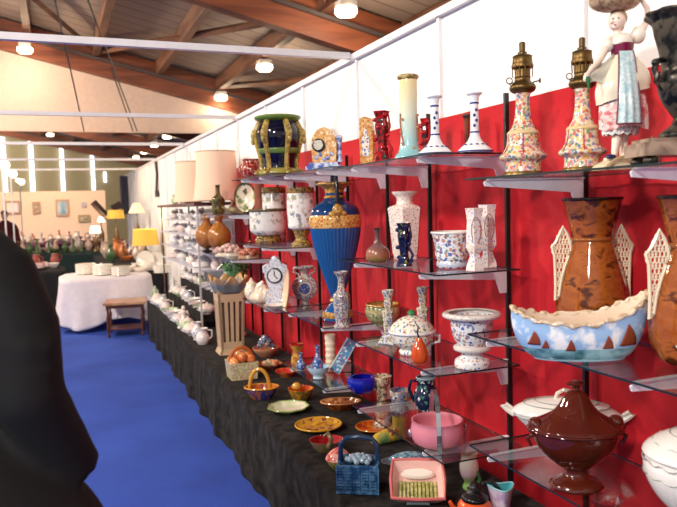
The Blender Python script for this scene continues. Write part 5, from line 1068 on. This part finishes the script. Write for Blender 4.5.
tlamp('small lamp with bright white shade among the far bric a brac', 95, 226, 233, 243, 4, 5.5, 16, G((255, 236, 210), .5, emit=3)); tlamp('small bright lamp above right of the other bright one', 101, 217, 222, 238, 2.5, 3.6, 17, G((255, 236, 210), .5, emit=2.5))
# dark clothed stands behind
def clothbox(name, label, x0, x1, y0, y1, z, m):
    def fn(u, v):
        a = u*4; s = int(a) % 4; f = a-int(a)
        P = [(x0, y0), (x1, y0), (x1, y1), (x0, y1)]; p, q = P[s], P[(s+1) % 4]; x = p[0]+(q[0]-p[0])*f; y = p[1]+(q[1]-p[1])*f
        if v < .2: t = v/.2; cx, cy = (x0+x1)/2, (y0+y1)/2; return (cx+(x-cx)*t, cy+(y-cy)*t, z)
        t = (v-.2)/.8; w = .02*sin(u*90)*t; cx, cy = (x0+x1)/2, (y0+y1)/2; return (x+w*(1 if x > cx else -1), y+w*(1 if y > cy else -1), z*(1-t)+.005)
    o = B().grid(fn, 160, 8, cu=True).make(name, m, ang=80); tag(o, label, 'table'); return o
BKC = G((22, 20, 22), .9); GRC = G((20, 42, 40), .9); PUC = G((74, 20, 50), .9)
clothbox('covered_stand_table', 'black clothed stand table left of the white one, carrying plates', -.9, .12, 11.6, 12.6, .74, BKC)
clothbox('covered_stand_table', 'black clothed table behind the white one under the yellow lamps', .7, 1.62, 11.9, 15.2, .75, BKC)
clothbox('covered_stand_table', 'dark green clothed table in the middle distance', -1.2, 1.3, 15.8, 17.4, .75, GRC)
clothbox('covered_stand_table', 'long wine purple clothed table before the pictures', -4.2, 1.3, 20.5, 22, .8, PUC)
# bric a brac on the stands, many small individual pieces
BC = [((70, 96, 60), 'green'), ((196, 170, 150), 'cream'), ((200, 116, 60), 'orange'), ((156, 76, 66), 'red'), ((60, 70, 100), 'dark blue'), ((226, 214, 206), 'white'), ((110, 70, 40), 'brown'), ((226, 190, 190), 'pink')]
random.seed(5); protos = {}
def small(kd, ci):
    if (kd, ci) in protos: return None
    m = G(BC[ci][0], .2); e = bpy.data.objects.new({'plates': 'plate_stack'}.get(kd, kd), None); C.objects.link(e); s = .09
    if kd == 'vase': B().lathe([(s*.5, 0), (s*.9, s), (s*.9, s*1.5), (s*.35, s*2.5), (s*.5, s*3)], seg=14).make('body', m, e)
    elif kd == 'bowl': B().lathe([(s*.5, 0), (s*1.1, s*.6), (s*1.3, s)], seg=16, inner=(.008, .02)).make('bowl', m, e)
    elif kd == 'figurine': b = B(); b.lathe([(s*.6, 0), (s*.55, s*.2), (s*.4, s*.9), (s*.25, s*1.8), (s*.3, s*2.2), (s*.1, s*2.5)], seg=12); b.ball((0, 0, s*2.8), s*.3); b.make('figure', m, e)
    elif kd == 'jug': b = B(); b.lathe([(s*.6, 0), (s*.8, s), (s*.5, s*1.8), (s*.6, s*2.1)], seg=14); b.make('body', m, e); B().tube([(s*.5, 0, s*1.9), (s*1.2, 0, s*1.5), (s*.8, 0, s*.7)], s*.12, 6).make('handle', m, e)
    elif kd == 'plates': B().lathe([(s*1.1, 0), (s*1.5, s*.15), (s*1.45, s*.3), (s*1.5, s*.45), (s*1.4, s*.8)], seg=20, sm=False).make('plates', m, e)
    protos[(kd, ci)] = e; return e
def scatter(x0, x1, y0, y1, z, n, kds, cis, where, nc):
    cols = nc; rows = -(-n//nc); i = 0
    for r in range(rows):
        for c in range(cols):
            if i >= n: return
            kd = kds[(i*3+r) % len(kds)]; ci = cis[(i*5+c*2+r) % len(cis)]
            x = x0+(x1-x0)*(c+.5)/cols+random.uniform(-.04, .04); y = y0+(y1-y0)*(r+.5)/rows+random.uniform(-.03, .03)
            if any(hypot(x-p[0], y-p[1]) < .24 for p in LP): i += 1; continue
            new = small(kd, ci); sc = random.uniform(.75, 1.15)
            if new: e = new; e.location = (x, y, z); e.scale = (sc,)*3
            else: e = dupe(protos[(kd, ci)], (x, y, z), scale=sc)
            i += 1
            ok_ = {'vase': 'vase', 'bowl': 'bowl', 'figurine': 'figurine', 'jug': 'jug', 'plates': 'stack of plates'}[kd]
            tag(e, 'small %s %s %s' % (BC[ci][1], ok_, where), {'plates': 'plates'}.get(kd, kd), '%s %ss %s' % (BC[ci][1], ok_, where))
scatter(-.85, .05, 11.7, 12.5, .745, 12, ['plates', 'bowl', 'plates', 'jug'], [1, 5, 7, 3], 'on the black clothed plate stand', 4)
scatter(.78, 1.58, 12.2, 15.1, .755, 30, ['vase', 'figurine', 'jug', 'bowl', 'vase'], [0, 2, 3, 1, 6, 5], 'under the yellow lamps', 4)
scatter(-1.1, 1.25, 15.9, 17.2, .755, 42, ['figurine', 'vase', 'bowl', 'figurine'], [0, 1, 5, 3, 7, 0, 4], 'on the dark green clothed table', 14)
scatter(-4.1, 1.2, 20.6, 21.9, .805, 66, ['vase', 'figurine', 'jug', 'bowl'], [5, 7, 4, 1, 2, 3, 5], 'on the long purple clothed table', 22)
# stand wall with pictures
PKW = G((238, 206, 176), .7)
y = 26; a = on_y(0, 190, y); c = on_y(122, 190, y); z0 = c.z
struct('wall_back', B().box(-7, 1.7, y, y+.06, 0, z0), PKW)
def picture(label, px0, px1, py0, py1, fm, am, yy=25.97):
    a = on_y(px0, py0, yy); c = on_y(px1, py1, yy); w = c.x-a.x; h = a.z-c.z
    root = bpy.data.objects.new('framed_picture', None); C.objects.link(root); root.location = (a.x, yy, c.z); tag(root, label, 'picture', 'pictures on the back wall')
    B().box(.06, w-.06, -.02, .02, .06, h-.06).make('canvas', am, root, flat=True); b = B(); b.box(0, w, -.04, .02, 0, .07); b.box(0, w, -.04, .02, h-.07, h); b.box(0, .07, -.04, .02, .07, h-.07); b.box(w-.07, w, -.04, .02, .07, h-.07); b.make('frame', fm, root, flat=True)
FR = G((170, 130, 100), .4)
picture('pale wide framed picture at the far left of the back wall', 4, 21, 201, 214, FR, MB((226, 206, 206), (240, 216, 190), 1, .5)); picture('small dark framed floral picture on the back wall', 32, 41, 202, 213.5, FR, MB((110, 100, 80), (200, 180, 150), 6, .5)); picture('framed seascape with a yellow sail on the back wall', 55, 69.5, 199.5, 216, G((190, 150, 120), .4), MB((110, 150, 170), (206, 214, 210), 2.2, .5, (206, 170, 90))); picture('tiny grey picture right of the seascape', 81, 86, 202, 207, G((190, 180, 180), .4), G((150, 146, 156), .5)); picture('oval wreath picture low on the back wall', 78, 90, 215, 222, G((160, 140, 100), .4), MB((206, 190, 170), (120, 120, 80), 5, .5))
# dark beams leaning above the stand (carved struts)
for j, (p, q, lab) in enumerate((((93, 202), (108, 218), 'thick dark carved plank leaning diagonally before the back wall'), ((112, 209), (121, 204), 'dark plank end showing left of the grey curtain'))):
    a = on_y(p[0], p[1], 16.2); c = on_y(q[0], q[1], 16.2); o = B().tube([a, c], .075, 4).make('dark_plank', G((60, 42, 40), .5)); tag(o, lab, 'plank')
# grey curtain hanging at the end of the white wall
a = on_y(119.5, 178, 17.6); c = on_y(129, 214, 17.6)
o = B().grid(lambda u, v: (a.x+(c.x-a.x)*u, 17.6+.05*sin(u*24), 2.44+(c.z-2.44)*v), 40, 6).make('grey_curtain', G((92, 92, 108), .8), ang=80); sd = o.modifiers.new('thickness', 'SOLIDIFY'); sd.thickness = .01; tag(o, 'narrow dark grey curtain hanging at the end of the white wall', 'curtain')
# black microphone cable hanging at the wall
a = on_x(155.5, 1.6, 2.4); a = on_y(155.5, 158, 12.6); c = on_y(156.5, 190, 12.6); o = B().tube([(a.x, a.y, 2.45), (a.x+.01, a.y, (a.z+c.z)/2), (c.x, c.y, c.z)], .022, 6).tube([(c.x, c.y, c.z), (c.x+.02, c.y, c.z-.12)], [.03, .05], 8).make('hanging_cable', BLACKM); tag(o, 'black cable with plug hanging from a crossbar before the white wall', 'cable')
# spot lamps on thin poles at the left
for px, py, lab in ((2, 164, 'nearest'), (10.5, 173, 'middle'), (19.5, 181, 'farthest')):
    Y = {164: 13, 173: 15.2, 181: 18.5}[py]; a = on_y(px, py, Y); root = bpy.data.objects.new('spot_lamp', None); C.objects.link(root); root.location = (a.x, Y, 0); tag(root, 'white spot lamp on a thin pole at the left edge, %s of the three' % lab, 'lamp', 'spot lamps on poles')
    B().tube([(0, 0, 0), (0, 0, a.z)], .015, 6).make('pole', ALU, root); B().lathe([(.05, -.1), (.08, .1)], seg=16, c=(0, 0, 0), ax=(.8, -1, -.4)).make('head', G((255, 244, 226), .4, emit=2), root).location = (0, 0, a.z)
# picture of a tall vase beside shade and small jars on the unit top are in the china list
t = It('flower_jug', 'tall white and red flowered jug left of the cream lampshades', 'jug', 182, 190, 0, 6, loc=Vector((1.36, 8.0, 1.6605)))
t.L('body', FL((236, 230, 230), [(170, 40, 50), (60, 70, 140), (236, 200, 190)], 16, .35), [(5, 0), (6.5, 5), (5.6, 16), (4, 22), (5.4, 26)], seg=20, inner=(.7, 14)); t.part('handle', REDG, B().tube([(4, 0, 24), (9, 0, 20), (5.5, 0, 9)], .9, 6))
# ------------------------------------------------------------------ people
def remesh(o, v, sm=2):
    md = o.modifiers.new('fuse', 'REMESH'); md.mode = 'VOXEL'; md.voxel_size = v; md.use_smooth_shade = True
    if sm: s = o.modifiers.new('smooth', 'SMOOTH'); s.iterations = sm; s.factor = .5
def person(loc, rz, label, scale=1.0, vox=.014, coat=(7, 6, 7)):
    root = bpy.data.objects.new('person', None); C.objects.link(root); root.location = loc; root.rotation_euler.z = rz; root.scale = (scale,)*3; tag(root, label, 'person')
    SKN = G((214, 160, 130), .5); b = B()
    b.ball((0, .02, 1.70), (.077, .097, .118), seg=20, rings=14); b.ball((0, .115, 1.69), (.016, .02, .022)); b.ball((0, .095, 1.645), (.03, .02, .02)); b.ball((0, .06, 1.62), (.05, .05, .04))
    for s in (-1, 1): b.ball((s*.08, .0, 1.69), (.012, .025, .034)); b.ball((s*.032, .098, 1.705), (.017, .012, .01))
    b.tube([(0, -.015, 1.48), (0, 0, 1.62)], [.066, .056], 14); b.tube([(0, 0, .95), (0, 0, 1.15), (0, 0, 1.35), (0, 0, 1.48)], [.13, .12, .14, .09], 16); b.tube([(-.17, 0, 1.45), (.17, 0, 1.45)], .055, 12)
    for s in (-1, 1):
        E_ = (s*.27, -.05, 1.18); W_ = (s*.31, .05, 1.01)
        b.tube([(s*.17, 0, 1.45), E_], [.052, .04], 12); b.tube([E_, W_], [.04, .028], 12); hx, hy, hz = W_
        b.ball((hx-s*.015, hy+.05, hz-.03), (.022, .05, .04))
        for f in range(4): b.tube([(hx-s*.02, hy+.09, hz-.012-.018*f), (hx-s*.03, hy+.125-.006*abs(f-1), hz-.02-.018*f), (hx-s*.055, hy+.135-.006*abs(f-1), hz-.03-.018*f)], [.0095, .009, .008], 7)
        b.tube([(hx-s*.02, hy+.03, hz), (hx-s*.05, hy+.06, hz+.005), (hx-s*.06, hy+.085, hz)], [.012, .011, .009], 7)
        b.tube([(s*.09, 0, .95), (s*.1, .01, .5), (s*.11, 0, .09)], [.08, .055, .042], 12); b.ball((s*.115, .06, .045), (.045, .12, .04))
    o = b.make('body', SKN, root); remesh(o, min(vox, .0095) if scale >= .9 and vox < .02 else vox, 1)
    b = B(); CT = G(coat, .85)
    b.lathe([(.40, .80), (.385, .90), (.30, 1.02), (.205, 1.13), (.205, 1.28), (.225, 1.40), (.19, 1.475), (.10, 1.54), (.075, 1.575)], seg=36, sy=.66)
    for s in (-1, 1):
        E_ = (s*.27, -.05, 1.18); W_ = (s*.325, .04, 1.0)
        b.tube([(s*.15, 0, 1.455), (s*.205, -.01, 1.395), (s*.255, -.03, 1.3), E_], [.07, .082, .073, .066], 16); b.tube([E_, W_], [.066, .05], 14); b.ball(E_, .067)
        for q in range(3): b.tube([(E_[0]+.055*cos(w), E_[1]+.05*sin(w), E_[2]+.02+.04*q+.012*sin(w*2)) for w in [i*pi/5 for i in range(10)]], .014, 6, closed=True)
    for q in range(3): b.tube([(.2*cos(w), .13*sin(w), 1.06+.035*q+.012*sin(w*3+q)) for w in [i*pi/12 for i in range(24)]], .014, 6, closed=True)
    o = b.make('jacket', CT, root); remesh(o, vox, 2)
    b = B()
    for s in (-1, 1): b.tube([(s*.09, 0, .98), (s*.1, .01, .5), (s*.11, 0, .07)], [.115, .085, .07], 16)
    b.lathe([(.16, .82), (.175, .92), (.15, 1.0)], seg=24, sy=.75); o = b.make('trousers', G((20, 20, 26), .85), root); remesh(o, vox, 2)
    for s in (-1, 1): b = B(); b.ball((s*.115, .05, .05), (.053, .14, .05)); b.ball((s*.115, -.04, .06), (.05, .06, .06)); b.make('shoe', G((24, 20, 18), .3), root)
    b = B(); b.ball((0, -.005, 1.735), (.087, .1, .1), seg=20, rings=12); b.ball((0, -.05, 1.68), (.075, .06, .08)); b.make('hair', G((44, 30, 22), .6), root); return root
person((-.322, 1.62, 0), -.3, 'person in a black jacket seen from behind at the left edge, head outside the photo', 1.055)
a = on_y(4.5, 216, 19); person((a.x, 19, 0), pi, 'small distant person with dark hair in dark red clothes at the left edge', .93, vox=.03, coat=(90, 26, 30))
# ------------------------------------------------------------------ tidy: a thing with one piece becomes that piece
bpy.context.view_layer.update()
for t in It.all:
    ch = children(t.e)
    if len(ch) == 1 and not children(ch[0]) and ch[0].location.length < 1e-9:
        o = ch[0]; e = t.e; o.parent = None; o.location = e.location; o.rotation_euler = e.rotation_euler; o.scale = e.scale
        for k in ('label', 'category', 'group', 'kind'):
            if k in e: o[k] = e[k]
        nm = e.name.split('.')[0]; bpy.data.objects.remove(e); o.name = nm
S.view_settings.view_transform = 'Standard'; S.view_settings.look = 'None'; S.view_settings.gamma = 1; S.view_settings.use_curve_mapping = False; S.view_settings.exposure = 0.0
